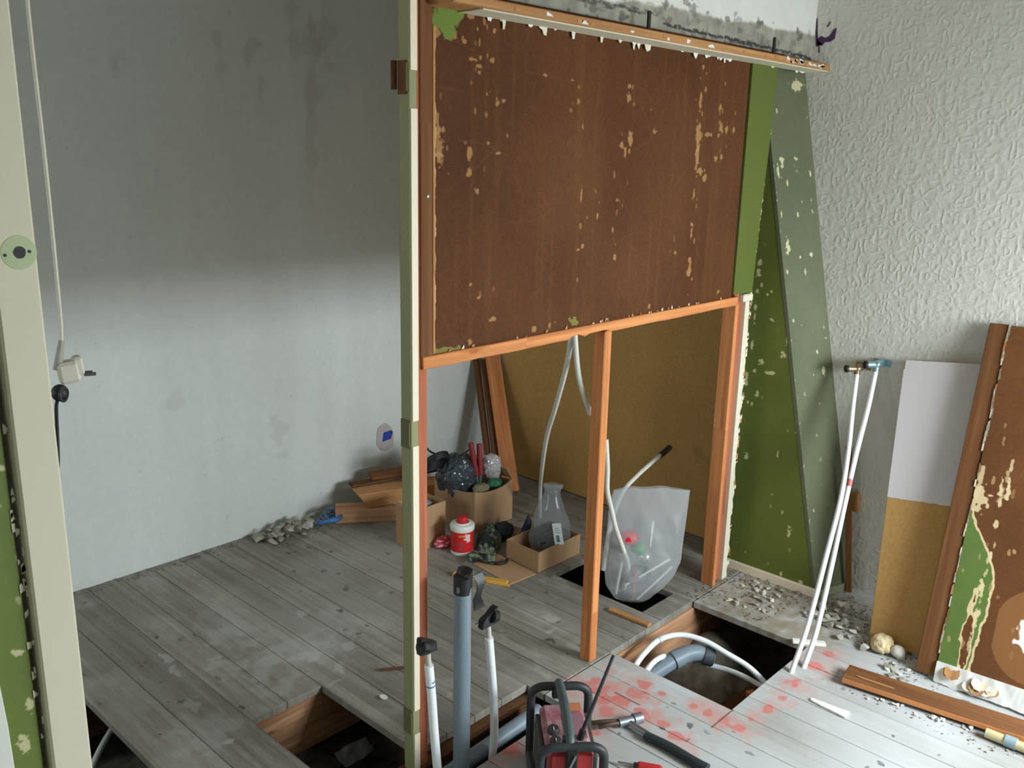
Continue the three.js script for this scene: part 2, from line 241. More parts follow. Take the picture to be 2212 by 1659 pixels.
// painted boards with chipped paint
const paintT = (T, base, chips, extra = 0) => { T.fill((x, y) => mul(base, 0.9 + 0.14 * fbm(x * 6, y * 4, 3) + 0.05 * fbm(x * 90, y * 90, 2))); for (const [x, y, w, h] of chips) T.blob(x, y, w * 0.85, h * 0.85, [206, 200, 158], 0.95, 0.9, 110); for (let i = 0; i < extra; i++) T.blob(T.x0 + rnd() * T.sx, T.y0 + rnd() * T.sy, rr(0.003, 0.009), rr(0.004, 0.016), [200, 196, 152], rr(0.3, 0.8)); return T; };
const dgT = paintT(new Tex(256, 1024, -1.72, -0.02, 0.52, 2.0), [104, 114, 54], [[-1.569,0.859,0.025,0.023],[-1.528,0.824,0.042,0.013],[-1.594,0.819,0.017,0.021],[-1.484,1.051,0.014,0.031],[-1.54,1.023,0.017,0.013],[-1.468,0.999,0.009,0.031],[-1.475,0.962,0.008,0.046],[-1.482,0.897,0.022,0.031],[-1.574,0.735,0.015,0.032],[-1.608,0.695,0.009,0.014],[-1.59,0.691,0.012,0.016],[-1.612,0.913,0.011,0.037],[-1.611,1.06,0.011,0.021],[-1.609,1.121,0.015,0.026],[-1.568,1.113,0.01,0.01],[-1.553,1.127,0.009,0.011],[-1.595,1.148,0.01,0.021],[-1.608,1.23,0.022,0.031],[-1.613,1.188,0.019,0.036],[-1.623,0.792,0.017,0.06],[-1.594,0.481,0.023,0.034],[-1.466,0.525,0.008,0.043],[-1.611,1.021,0.007,0.037],[-1.631,0.718,0.014,0.033],[-1.403,0.043,0.015,0.016],[-1.324,0.041,0.017,0.021],[-1.388,0.222,0.013,0.061]], 50);
M.darkgreen = dull(0xffffff, 0.45, { map: dgT.make() });
const sgT = paintT(new Tex(192, 1024, 3.04, -0.02, 0.22, 2.0), [104, 108, 84], [[3.197,1.86,0.05,0.04],[3.098,1.764,0.009,0.019],[3.097,1.59,0.019,0.039],[3.162,1.603,0.013,0.013],[3.078,1.556,0.009,0.054],[3.074,1.405,0.007,0.029],[3.146,1.404,0.008,0.02],[3.219,1.552,0.009,0.03],[3.113,1.517,0.009,0.029],[3.088,1.292,0.019,0.054],[3.14,1.255,0.011,0.015],[3.189,1.261,0.017,0.013],[3.197,0.843,0.016,0.041],[3.175,0.907,0.008,0.015],[3.074,1.203,0.008,0.013]], 30);
M.sageboard = dull(0xffffff, 0.5, { map: sgT.make() });  // a greyer green than the side panel
const gpT = paintT(new Tex(256, 1024, -0.2, 0, 0.75, 2.0), [110, 126, 58], [[0.46, 0.62, 0.02, 0.03], [0.45, 0.73, 0.02, 0.02], [0.44, 0.55, 0.02, 0.04], [0.47, 0.9, 0.015, 0.02], [0.46, 1.07, 0.02, 0.012]], 60);
M.greenpanel = mat(0xffffff, 0.45, { map: gpT.make() });
M.olive = dull(0xffffff, 0.8, { map: new Tex(512, 512, 0, 0, 1.6, 1.6).fill((x, y) => mul(mix([206, 163, 100], [190, 148, 90], fbm(x * 3, y * 3, 3)), 0.92 + 0.12 * fbm(x * 150, y * 150, 2))).make() });
M.cardboard = mat(0xffffff, 0.88, { map: new Tex(256, 256, 0, 0, 0.5, 0.5).fill((x, y) => mul(mix([198, 160, 122], [178, 140, 102], fbm(x * 14, y * 6, 3)), 0.95 + 0.06 * vn(x * 320, y * 6))).make() });
const CS = [0.5, 0.5];
M.earth = mat(0xffffff, 1, { map: new Tex(256, 256, 0, 0, 1, 1).fill((x, y) => mul([128, 120, 106], 0.5 + 0.9 * fbm(x * 22, y * 22, 4))).make() });
M.plaster = [0xb9b3a6, 0xa39c8e, 0xcfcabd, 0x948c7d].map((c) => mat(c, 0.95));
M.clear = phys(0xf2f5f7, 0.34, { transmission: 0.8, thickness: 0, ior: 1.45, specularIntensity: 1 });
M.glass = phys(0xffffff, 0.02, { transmission: 1, thickness: 0 });

// ---------------------------------------------------------------- the setting
const XL = -1.2, XR = 3.24, ZB = -3.22, ZF = 1.0, YC = 2.62, YG = -0.4;
const shell = (name, label, geos, m, size = [1, 1]) => { const s = struct(name, label, name.split('_')[0]); geos.forEach((g) => part(name.split('_')[0] + '_face', uvTri(g, 1, size, [0, 0]), m, s)); return s; };
const wb = struct('wall_back', 'smudged white back wall of the room beyond the partition', 'wall');
part('plaster_face', uvPlane(cbox(XL - 0.1, XR + 0.1, YG, YC, ZB - 0.12, ZB, 0.001), backT, 0, 1), M.backwall, wb);
const wr = shell('wall_right', 'pale textured stucco wall on the right', [cbox(XR, XR + 0.12, YG, YC, ZB, ZF, 0.001)], M.stucco, [0.7, 0.7]);
shell('wall_left', 'plain pale wall behind the left of the camera', [cbox(XL - 0.12, XL, YG, YC, ZB, WIN2.z0, 0.001), cbox(XL - 0.12, XL, YG, YC, WIN2.z1, ZF, 0.001), cbox(XL - 0.12, XL, YG, WIN2.y0, WIN2.z0, WIN2.z1, 0.001), cbox(XL - 0.12, XL, WIN2.y1, YC, WIN2.z0, WIN2.z1, 0.001)], M.plain);
shell('ceiling', 'plain white ceiling', [cbox(XL - 0.12, XR + 0.12, YC, YC + 0.12, ZB - 0.12, ZF + 0.12, 0.001)], M.plain);
const W = WIN;
shell('wall_front', 'plain pale window wall behind the camera', [cbox(XL, W.x0, YG, YC, ZF, ZF + 0.14, 0.001), cbox(W.x1, XR, YG, YC, ZF, ZF + 0.14, 0.001), cbox(W.x0, W.x1, YG, W.y0, ZF, ZF + 0.14, 0.001), cbox(W.x0, W.x1, W.y1, YC, ZF, ZF + 0.14, 0.001)], M.plain);
{ const w = struct('window_1', 'wide window behind the camera', 'window'); const zf = ZF + 0.05;
  for (const g of [cbox(W.x0, W.x1, W.y0, W.y0 + 0.05, zf, zf + 0.05), cbox(W.x0, W.x1, W.y1 - 0.05, W.y1, zf, zf + 0.05), cbox(W.x0, W.x0 + 0.05, W.y0 + 0.05, W.y1 - 0.05, zf, zf + 0.05), cbox(W.x1 - 0.05, W.x1, W.y0 + 0.05, W.y1 - 0.05, zf, zf + 0.05)]) part('window_frame', uvTri(g), M.white, w);
  part('pane', uvTri(cbox(W.x0 + 0.05, W.x1 - 0.05, W.y0 + 0.05, W.y1 - 0.05, zf + 0.02, zf + 0.024, 0.0005)), M.glass, w); }
{ const w = struct('window_2', 'added unseen window for fill light in the left end wall of the back room', 'window'), Q = WIN2, xf = XL - 0.09;
  for (const g of [cbox(xf, xf + 0.05, Q.y0, Q.y0 + 0.05, Q.z0, Q.z1), cbox(xf, xf + 0.05, Q.y1 - 0.05, Q.y1, Q.z0, Q.z1), cbox(xf, xf + 0.05, Q.y0 + 0.05, Q.y1 - 0.05, Q.z0, Q.z0 + 0.05), cbox(xf, xf + 0.05, Q.y0 + 0.05, Q.y1 - 0.05, Q.z1 - 0.05, Q.z1)]) part('window_frame', uvTri(g), M.white, w);
  part('pane', uvTri(cbox(xf + 0.02, xf + 0.024, Q.y0 + 0.05, Q.y1 - 0.05, Q.z0 + 0.05, Q.z1 - 0.05, 0.0005)), M.glass, w); }
{ const f = struct('floor', 'worn grey floorboards with cut openings and red marking spray', 'floor');
  const HOLES = [[0.445, 0.875, -2.56, -1.72], [1.165, 1.41, -2.085, -1.60], [2.2, 2.7, -1.56, -1.12], [2.5, 2.7, -2.08, -1.655], [1.165, 1.82, -1.64, -1.475]];
  for (let i = 0; i + 1 < SEAMS.length; i++) { const a = SEAMS[i], b = SEAMS[i + 1];
    let runs = [[ZB, -1.572], [-1.566, ZF]];
    for (const [h0, h1, z0, z1] of HOLES) if (b - 0.01 > h0 && a + 0.01 < h1 && (a + b) / 2 > h0 && (a + b) / 2 < h1) runs = runs.flatMap(([p, q]) => [[p, Math.min(q, z0)], [Math.max(p, z1), q]]).filter(([p, q]) => q - p > 0.02);
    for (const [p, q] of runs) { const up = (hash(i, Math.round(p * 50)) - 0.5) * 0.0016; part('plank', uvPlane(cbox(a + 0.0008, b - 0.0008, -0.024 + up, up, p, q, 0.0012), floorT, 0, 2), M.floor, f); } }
  part('joist', uvTri(cbox(1.0, 2.15, -0.2, -0.026, -2.15, -2.09), 0, WS), M.joist, f);
  part('joist', uvTri(cbox(1.95, 2.9, -0.2, -0.026, -1.655, -1.565), 0, WS), M.joist, f);
  part('joist', uvTri(cbox(0.2, 1.95, -0.2, -0.03, -1.655, -1.6), 0, WS), M.darkwood, f);
  part('joist', uvTri(cbox(0.3, 3.2, -0.2, -0.026, -1.1, -1.03), 0, WS), M.darkwood, f);
  part('joist', uvTri(cbox(0.2, 3.2, -0.2, -0.026, -2.68, -2.61), 0, WS), M.darkwood, f);
}
{ const g = struct('ground', 'dark dusty ground under the floorboards', 'ground');
  part('soil', uvTri(warp(new THREE.PlaneGeometry(XR - XL, ZF - ZB, 120, 130).rotateX(-Math.PI / 2).translate((XL + XR) / 2, YG + 0.08, (ZB + ZF) / 2), (q) => { q.y += 0.07 * (fbm(q.x * 9, q.z * 9, 3) - 0.5) + 0.17 * Math.exp(-((q.x - 2.75) ** 2 + (q.z + 1.52) ** 2) / 0.03); }), 2), M.earth, g); }

// wall above the partition, and the part of the partition left of the doorway
{ const l = struct('wall_lintel', 'strip of wall above the partition, white paint over bare grey plaster', 'wall');
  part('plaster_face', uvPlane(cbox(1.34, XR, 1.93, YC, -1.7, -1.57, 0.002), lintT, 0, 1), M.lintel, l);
  part('door_head', uvTri(cbox(XL, 1.34, 1.96, YC, -1.7, -1.57, 0.002)), M.plain, l);
  for (const [x, h] of [[2.145, 0.05], [2.852, 0.054]]) { const n = part('nail', uvTri(extr([[-0.006, 0], [0.006, 0], [0.006, h - 0.006], [0.002, h], [-0.006, h - 0.002]], 0.004).translate(x, 1.93, -1.522)), M.black, l); n.userData.label = 'bent black iron nail'; } }
{ const l = struct('trim_1', 'cream painted door post with the mark of an old round switch', 'door post');
  part('post', uvTri(cbox(0.478, 0.546, 0, 1.96, -1.64, -1.572, 0.004)), M.creamDull, l);
  part('green_panel', uvPlane(cbox(-0.2, 0.468, 0.02, 1.96, -1.62, -1.592, 0.002), gpT, 0, 1), M.greenpanel, l);
  part('wall_stud', uvTri(cbox(0.40, 0.47, 0, 1.96, -1.66, -1.622), 1, WS), M.brownwood, l);
  part('white_board', uvTri(extr([[0.1, 0.002], [0.43, 0.002], [0.424, 0.2], [0.417, 0.6], [0.412, 0.70], [0.1, 0.72]], 0.006).translate(0, 0, -1.59)), M.white, l);
  const r = part('switch_rose', lathe([[0, 0.0012], [0.026, 0.0012], [0.0275, 0]], 40).rotateX(Math.PI / 2).translate(0.5185, 1.428, -1.572), mat(0xb9c49a, 0.6), l); r.userData.label = 'pale green disc left by a switch';
  part('cable_hole', uvTri(warp(new THREE.CylinderGeometry(0.0095, 0.0085, 0.003, 14).rotateX(Math.PI / 2), (q) => { const s = 1 + 0.25 * n3(q, 180); q.x *= s; q.y *= s; }).translate(0.5195, 1.428, -1.5715)), M.black, l);
  for (const dx of [-0.021, 0.016]) part('screw_hole', new THREE.CylinderGeometry(0.0026, 0.0026, 0.003, 8).rotateX(Math.PI / 2).translate(0.5185 + dx, 1.427 + dx * 0.1, -1.5712), M.black, l);
  for (let i = 0; i < 34; i++) { const y = rr(0.3, 1.15); part('paint_flake', uvTri(extr([[0, 0], [rr(0.003, 0.009), rr(0, 0.006)], [rr(0.002, 0.008), rr(0.008, 0.02)], [0, rr(0.01, 0.02)]], 0.001, 0).translate(0.464 + rr(0, 0.012), y, -1.591)), M.creamDull, l); }
  part('wall_infill', uvTri(cbox(XL, -0.2, 0, 1.96, -1.66, -1.58)), M.plain, l); }

// the partition: studs, rail, sheets
const pt = struct('wall_partition', 'half stripped timber stud partition with brown hardboard above an open bay', 'partition wall');
part('door_jamb', uvTri(cbox(1.3435, 1.366, 0, 1.96, -1.612, -1.5755), 1), M.sageJamb, pt).userData.label = 'sage painted door jamb';
for (const [a, b] of [[1.77, 1.955], [0.973, 1.69], [0.185, 0.91], [0, 0.115]]) part('jamb_edge', uvTri(cbox(1.3465, 1.3655, a, b, -1.5755, -1.573)), M.cream, pt).userData.label = 'cream painted front edge of the jamb';
for (const y of [1.755, 0.94, 0.15]) { const h = part('hinge_leaf', uvTri(cbox(1.340, 1.3435, y - 0.035, y + 0.035, -1.611, -1.582)), y > 1.5 ? M.darkwood : M.hingewood, pt); part('hinge_pin', bar([1.341, y - 0.03, -1.581], [1.341, y + 0.03, -1.581], 0.003, 10), M.hingewood, h); }
part('hinge_pin', bar([1.336, 1.73, -1.618], [1.336, 1.79, -1.618], 0.007, 10), M.darkwood, pt);
part('stud', uvTri(cbox(1.366, 1.402, 0, 1.96, -1.64, -1.584), 1, WS), M.redwood, pt);
part('cover_strip', uvTri(cbox(1.3785, 1.4175, 1.122, 1.96, -1.5905, -1.580, 0.003), 1, WS), M.brownwood, pt);
part('cover_strip_screw', lathe([[0, 0.002], [0.004, 0.0015], [0.005, 0]], 12).rotateX(Math.PI / 2).translate(1.402, 1.5, -1.58), M.steel, pt);
part('hardboard_panel', uvPlane(cbox(1.4175, 2.829, 1.118, 1.91, -1.594, -1.587), hardT, 0, 1), M.hardboard, pt);
part('panel_bead', uvTri(cbox(1.4195, 1.4265, 1.128, 1.87, -1.5872, -1.582, 0.001)), M.rawwood, pt);
{ const gs = part('green_strip', uvTri(extr([[2.829, 1.135], [2.962, 1.13], [2.975, 1.4], [2.998, 1.7], [3.003, 1.91], [2.832, 1.91]], 0.008).translate(0, 0, -1.588)), M.green, pt); gs.userData.label = 'green painted strip at the right of the hardboard'; }
for (let i = 0; i < 46; i++) { const t = i / 46, y = 1.12 + t * 0.52, x = 2.962 + t * 0.034; part('torn_paper_edge', uvTri(extr([[0, 0], [rr(0.004, 0.012), rr(0, 0.006)], [rr(0.003, 0.012), 0.012], [0, 0.016]], 0.0035, 0).translate(x - 0.002, y, -1.588)), t < 0.75 ? M.creamDull : M.rawwood, pt); }
part('torn_edge_block', uvTri(warp(cbox(2.905, 2.972, 1.098, 1.126, -1.6, -1.578, 0.004), (q) => { q.y += 0.006 * n3(q, 60); })), M.creamDull, pt);
{ const bot = [], top = []; for (let i = 0; i <= 60; i++) { const x = 1.382 + i / 60 * 1.478; let y = 1.094 + 0.003 * (fbm(x * 14, 2, 2) - 0.5); if (x > 2.0 && x < 2.1) y += 0.006; if (x > 1.93 && x < 1.99) y += 0.012 * Math.sin((x - 1.93) / 0.06 * Math.PI); bot.push([x, y]); }
  part('rail', uvTri(extr([...bot, [2.86, 1.125], [1.382, 1.125]], 0.06, 0.002).translate(0, 0, -1.638), 0, WS), M.pine, pt); }
for (let i = 0; i < 26; i++) part('panel_splinter', uvTri(extr([[0, 0], [rr(0.005, 0.014), 0], [rr(0.002, 0.01), rr(0.006, 0.016)], [0, rr(0.002, 0.01)]], 0.002, 0).translate(rr(1.45, 2.8), 1.122, -1.586)), rnd() < 0.5 ? M.rawwood : M.creamDull, pt);
part('stud', uvTri(cbox(2.0965, 2.1305, 0, 1.096, -1.6225, -1.579, 0.003), 1, WS), M.pine, pt);
part('stud', uvTri(cbox(2.855, 2.873, 0, 1.098, -1.634, -1.578, 0.003), 1, WS), M.pine, pt);
part('stud', uvTri(cbox(2.8735, 2.934, 0, 1.96, -1.634, -1.598, 0.003), 1, WS), M.redwood, pt);
part('stud_edge', uvTri(warp(new THREE.BoxGeometry(0.034, 1.1, 0.03, 2, 90, 1).translate(2.952, 0.55, -1.602), (q) => { if (q.x > 2.96) q.x += 0.018 * (fbm(q.y * 40, 3, 2) - 0.5); })), M.creamDull, pt).userData.label = 'ragged cream edge of the stripped sheet';
for (let i = 0; i < 30; i++) part('chip', uvTri(extr([[0, 0], [0.012, rr(0, 0.006)], [0.01, 0.02], [0.001, 0.014]], 0.002, 0).translate(2.965 + rr(-0.003, 0.006), rr(0.05, 1.09), -1.588)), i % 3 ? M.cream : M.rawwood, pt);
part('rear_sheathing', uvTri(cbox(1.395, 3.0, 1.125, 1.96, -1.66, -1.642), 1, [1.6, 1.6]), M.olive, pt);
// the ledge on top of the hardboard
{ const h = part('header_board', uvTri(cbox(1.405, XR - 0.001, 1.908, 1.929, -1.588, -1.502, 0.003), 0, WS), M.rawwood, pt);
  part('header_underside', uvTri(cbox(1.5, XR - 0.002, 1.9045, 1.908, -1.586, -1.508, 0.001)), M.creamDull, h);
  for (let i = 0; i < 44; i++) { const x = rr(1.55, 3.2), L = rnd() < 0.22 ? rr(0.014, 0.026) : rr(0.005, 0.011), a = rr(0.005, 0.014), b = rr(0.005, 0.014); part('paint_flake', uvTri(extr([[-a, 0], [b, 0], [b * rr(0.5, 1), -L * 0.5], [b * rr(0.2, 0.6), -L * rr(0.8, 1)], [-a * rr(0.2, 0.6), -L * rr(0.7, 1)], [-a * rr(0.6, 1), -L * 0.4]], 0.0012, 0).translate(x, 1.906, rr(-1.584, -1.578))), rnd() < 0.5 ? M.white : M.creamDull, h); }
  for (let i = 0; i < 34; i++) part('paint_flake', uvTri(extr([[0, 0], [rr(0.01, 0.04), 0], [rr(0.01, 0.03), rr(0.004, 0.01)], [0, rr(0.004, 0.012)]], 0.001, 0).translate(i < 12 ? rr(1.5, 2.7) : rr(2.75, 3.2), rr(1.909, 1.92), -1.502)), i % 2 ? M.white : M.rawwood, h);
  part('ledge_lath', uvTri(cbox(1.405, 3.0, 1.931, 1.945, -1.57, -1.555), 0, WS), M.darkwood, pt); }
// slanting boxed flue in the right corner
{ const f = struct('wall_flue', 'slanting green boxed flue in the corner beside the stucco wall', 'boxed flue');
  const zl = (y) => -1.255 - 0.2138 * y, zr = (y) => -1.19 - 0.2118 * y;
  part('side_panel', uvPlane(extr([[1.70, -0.0], [-zl(0), 0], [-zl(1.907), 1.907], [1.70, 1.907]], 0.012, 0.001).rotateY(Math.PI / 2).translate(3.06, 0, 0), dgT, 2, 1), M.darkgreen, f);
  const p = [], A = (x, y, d) => [x, y, (x < 3.15 ? zl(y) : zr(y)) + d];
  const q4 = (a, b, c, d) => p.push(...a, ...b, ...c, ...a, ...c, ...d);
  const N = 12; for (let i = 0; i < N; i++) { const y0 = 1.907 * i / N, y1 = 1.907 * (i + 1) / N; q4(A(3.058, y0, 0), A(XR, y0, 0), A(XR, y1, 0), A(3.058, y1, 0)); q4(A(XR, y0, -0.014), A(3.058, y0, -0.014), A(3.058, y1, -0.014), A(XR, y1, -0.014)); q4(A(3.058, y0, -0.014), A(3.058, y0, 0), A(3.058, y1, 0), A(3.058, y1, -0.014)); }
  const g = new THREE.BufferGeometry(); g.setAttribute('position', new THREE.Float32BufferAttribute(p, 3)); g.computeVertexNormals();
  part('front_board', uvPlane(g, sgT, 0, 1), M.sageboard, f).userData.label = 'sage toned sloping front board';
  for (let i = 0; i < 40; i++) { const y = rr(0.1, 1.85); part('paint_chip', uvTri(extr([[0, 0], [rr(0.003, 0.008), 0], [rr(0.002, 0.007), rr(0.01, 0.03)], [0, rr(0.01, 0.02)]], 0.001, 0).translate(3.0585 + rr(0, 0.004), y, zl(y) - 0.003)), M.cream, f); }
  part('skirting', uvTri(cbox(3.046, 3.0605, 0.0, 0.035, -1.66, -1.262, 0.002)), M.cream, f);
  part('skirting', uvTri(frameGeo(cbox(0, 0.19, 0, 0.032, -0.006, 0.006, 0.002), [3.05, 0, -1.256], [1, 0, 0.34], [0, 1, 0], [-0.34, 0, 1])), M.sage, f); }
// purple scribble and electrical box
{ const g = []; const dz = (pts, k) => g.push(extr(pts.map(([z, y]) => [-z, y]), 0.0008, 0).rotateY(Math.PI / 2).translate(3.2388, 0, 0));
  dz([[-1.571, 2.085], [-1.567, 2.09], [-1.562, 2.05], [-1.556, 2.012], [-1.54, 2.002], [-1.545, 1.996], [-1.562, 1.992], [-1.568, 2.04]]);
  dz([[-1.56, 2.0], [-1.56, 2.018], [-1.545, 2.028], [-1.53, 2.02], [-1.515, 2.026], [-1.502, 2.046], [-1.492, 2.052], [-1.494, 2.016], [-1.51, 2.006], [-1.53, 2.006], [-1.54, 1.994]]);
  dz([[-1.531, 2.058], [-1.526, 2.062], [-1.519, 2.074], [-1.514, 2.073], [-1.524, 2.056]]);
  dz([[-1.552, 1.993], [-1.548, 1.994], [-1.545, 1.97], [-1.55, 1.972]]);
  g.forEach((s) => { part('marker_scribble', uvTri(s), mat(0x4d2f55, 0.8), wr); }); }
{ const b = part('socket_patch', uvTri(frameGeo(warp(new THREE.CylinderGeometry(0.085, 0.085, 0.004, 28).rotateX(Math.PI / 2), (q) => { q.x *= 0.58 + 0.35 * n3(q, 12); q.y *= 0.78 + 0.4 * n3(q, 14); }), [2.578, 0.275, ZB + 0.002], [1, 0.15, 0], [-0.15, 1, 0], [0, 0, 1])), mat(0xbdb2ae, 0.95), wb); b.userData.label = 'pinkish grey patch of fresh plaster';
  part('socket_box', uvTri(extr([[-0.028, -0.024], [0.022, -0.02], [0.034, 0.012], [0.02, 0.022], [-0.02, 0.018]], 0.006).translate(2.59, 0.285, ZB + 0.002)), mat(0x2b4aa8, 0.5), b).userData.label = 'blue plastic socket box';
  part('socket_hollow', uvTri(extr([[0.018, 0.004], [0.034, 0.01], [0.022, 0.022]], 0.002).translate(2.59, 0.285, ZB + 0.008)), M.black, b); }

// ---------------------------------------------------------------- large loose sheets and boards
// a board leaning: o = foot of its left edge, up = along its height, across = along its width; local x across, y up, z out of its face
function leaning(name, label, category, o, top, across) {
  const up = V(...top).sub(V(...o)).normalize(), ac = V(...across).normalize(), out = ac.clone().cross(up).normalize(); ac.copy(up.clone().cross(out));
  const g = thing(name, label, category, o); g.quaternion.setFromRotationMatrix(new THREE.Matrix4().makeBasis(ac, up, out)); g.updateMatrixWorld(true); return g;
}
single('fibreboard_sheet', uvTri(frameGeo(cbox(0, 1.42, 0, 1.9, 0, 0.012), [3.229, 0.004, -3.06], [0, 0, 1], [0.004, 1, 0], [-1, 0.004, 0]), 1, [1.6, 1.6]), M.olive, 'tall olive brown fibreboard sheet standing against the right wall behind the studs', 'sheet');

// big stripped door panel at the right edge
{ const d = leaning('door_panel', 'stripped brown door panel with torn green paint leaning on the stucco wall at the right edge', 'panel', [2.80, 0.012, -0.8], [3.2, 1.083, -0.845], [0, 0, 1]);
  const L = 1.156, T = new Tex(640, 1024, 0, 0, 0.72, 1.16).fill((x, y) => { const p = fbm(x * 5, y * 4, 4), f = fbm(x * 160, y * 160, 2); return mul(mix([122, 80, 48], [98, 62, 36], clamp(p * 1.4 - 0.2)), 0.93 + 0.12 * f); });
  const cream = [226, 204, 160], gr = [100, 122, 62];
  // the green that is left: a ragged tongue along the left edge
  const inGreen = (x, y) => { if (y > 0.55 || y < 0.045) return -1; const t = clamp((0.55 - y) / 0.5); const w = 0.012 + 0.098 * Math.pow(sstep(0, 0.42, t), 0.8) + 0.02 * (fbm(3, y * 14, 3) - 0.5) - 0.025 * sstep(0.6, 1, t); return w - (x - 0.061); };
  T.area(0.05, 0.3, 0, 0.6, (x, y) => { const e = inGreen(x, y) + 0.008 * (fbm(x * 90, y * 60, 2) - 0.5); if (e > 0.004) { const hole = Math.hypot((x - 0.127) / 0.02, (y - 0.15) / 0.15) + 0.8 * (fbm(x * 70, y * 30, 2) - 0.5); if (hole < 0.62) return null; if (hole < 0.85) return [...cream, 0.95]; return [...mul(gr, 0.94 + 0.1 * fbm(x * 30, y * 30, 2)), 1]; } if (e > -0.004) return [...cream, 0.95]; return null; });
  T.blob(0.078, 0.585, 0.05, 0.09, cream, 0.9, 0.8, 60); T.blob(0.07, 0.65, 0.02, 0.12, cream, 0.8, 0.9, 60);
  for (let i = 0; i < 60; i++) T.blob(rr(0.07, 0.7), rr(0.1, 1.1), rr(0.004, 0.01), rr(0.008, 0.03), [208, 166, 118], rr(0.3, 0.8));
  for (let i = 0; i < 26; i++) T.blob(0.142 + rr(-0.008, 0.014), rr(0.1, 0.72), rr(0.006, 0.014), rr(0.02, 0.05), cream, rr(0.5, 0.95));
  T.area(0.2, 0.5, 0.0, 0.4, (x, y) => { const d2 = Math.hypot((x - 0.30) / 0.11, (y - 0.205) / 0.14); return d2 < 1 ? [150, 104, 62, 0.75] : null; });
  T.blob(0.285, 0.21, 0.06, 0.1, [240, 240, 236], 1, 0.7, 50);
  part('stile', uvTri(cbox(0, 0.058, 0, L, -0.02, 0.0, 0.002), 1, WS), M.brownwood, d);
  part('hardboard', uvPlane(cbox(0.0605, 0.68, 0.05, L - 0.004, -0.012, 0.004, 0.001), T, 0, 1), dull(0xffffff, 0.7, { map: T.make() }), d);
  for (let i = 0; i < 60; i++) { const y = rr(0.06, L - 0.02); part('paint_edge', uvTri(extr([[0, 0], [rr(0.003, 0.008), 0.002], [rr(0.002, 0.007), rr(0.02, 0.04)], [0, rr(0.02, 0.04)]], 0.003, 0).translate(0.0575 + 0.002 * Math.sin(y * 40), y, 0.001)), i % 3 ? M.creamDull : M.rawwood, d); }
  part('bottom_rail', uvTri(warp(new THREE.BoxGeometry(0.62, 0.062, 0.016, 120, 4, 1).translate(0.37, 0.02, 0), (q) => { if (q.y < 0.0) q.y -= 0.012 * fbm(q.x * 40, 5, 3); q.z += 0.004 * n3(q, 50); })), M.white, d).userData.label = 'white painted bottom rail, flaking';
  for (let i = 0; i < 9; i++) part('loose_paint', uvTri(warp(new THREE.CircleGeometry(rr(0.012, 0.024), 9), (q) => { q.x *= 1 + 0.6 * n3(q, 60); q.z += 12 * q.x * q.x + 0.002 * n3(q, 90); }).rotateX(-0.5).translate(rr(0.1, 0.24), rr(0.002, 0.035), 0.012)), i % 2 ? M.cream : M.rawwood, d); }
// smaller board, white at the top
{ const d = leaning('offcut_board', 'narrow tan fibreboard offcut, its top half white, leaning behind the door panel', 'board', [2.885, 0.0, -0.985], [3.2, 0.925, -1.097], [0, 0, 1]);
  const L = 0.985; part('sheet', uvTri(cbox(0, 0.27, 0.0, L, -0.012, 0, 0.0015), 1, [1.6, 1.6]), M.olive, d);
  const s = []; for (let i = 0; i <= 40; i++) s.push([0.0006 + 0.2688 * i / 40, 0.502 + 0.006 * (fbm(i * 0.35, 4, 3) - 0.5)]);
  part('white_coating', uvTri(extr([...s, [0.2694, L - 0.001], [0.004, L - 0.001], [0.004, L - 0.03], [0.0006, L - 0.034]], 0.0014, 0)), mat(0xd9d3d3, 0.6), d); }
single('wood_batten', uvTri(frameGeo(cbox(0, 0.022, 0, 0.57, 0, 0.012), [3.195, 0.004, -1.2], [0.25, 0, 1], [0.01, 1, -0.12], [-1, 0.01, 0.25]), 1, WS), M.brownwood, 'thin brown batten standing in the corner between the flue and the offcut board', 'batten');
single('wood_offcut', uvTri(frameGeo(cbox(0, 0.04, 0, 0.075, 0, 0.018, 0.003), [3.2385, 0.31, -1.238], [0, 0.12, 1], [0, 1, -0.12], [-1, 0, 0]), 1, WS), M.rawwood, 'small raw wood block on the stucco wall behind the pair of white pipes', 'wood block');
// plank lying in front of the door panel
{ const A = [2.563, 0.008, -0.942], dir = V(0.14, 0.008, 0.985).normalize();
  const side = V(0.985, 0, -0.14).normalize(), up = dir.clone().cross(side).normalize();
  const g = thing('floor_plank', 'loose brown plank lying on the floor along the foot of the door panel', 'plank', A);
  wpart('board', uvTri(frameGeo(cbox(0, 0.09, 0, 0.02, 0, 0.95, 0.002), A, side.toArray(), up.toArray(), dir.toArray()), 2, WS), M.brownwood, g);
  wpart('raw_edge', uvTri(frameGeo(cbox(-0.002, 0.0, 0.002, 0.018, 0.002, 0.94, 0.0005), A, side.toArray(), up.toArray(), dir.toArray()), 2, WS), M.pine, g);
  wpart('splinter', uvTri(frameGeo(extr([[0, 0], [0.004, 0.002], [0.006, 0.11], [0.0, 0.12], [-0.004, 0.02]], 0.002, 0).rotateX(Math.PI / 2), [A[0] + 0.035, 0.031, A[2] + 0.03], [0.98, 0, -0.1], [0, 1, 0], [0.1, 0, 0.98])), M.rawwood, g); }
{ const g = thing('pipe_roll', 'yellowish plastic pipe end lying past the loose plank at the bottom right', 'pipe', [2.60, 0.0, -0.5]);
  part('pipe', bar([0.0, 0.017, -0.03], [0.004, 0.017, 0.16], 0.014, 24), mat(0xc9bd92, 0.5), g); part('collar', bar([0.001, 0.0175, 0.02], [0.002, 0.0175, 0.05], 0.017, 24), mat(0x8fa3ab, 0.45), g); }

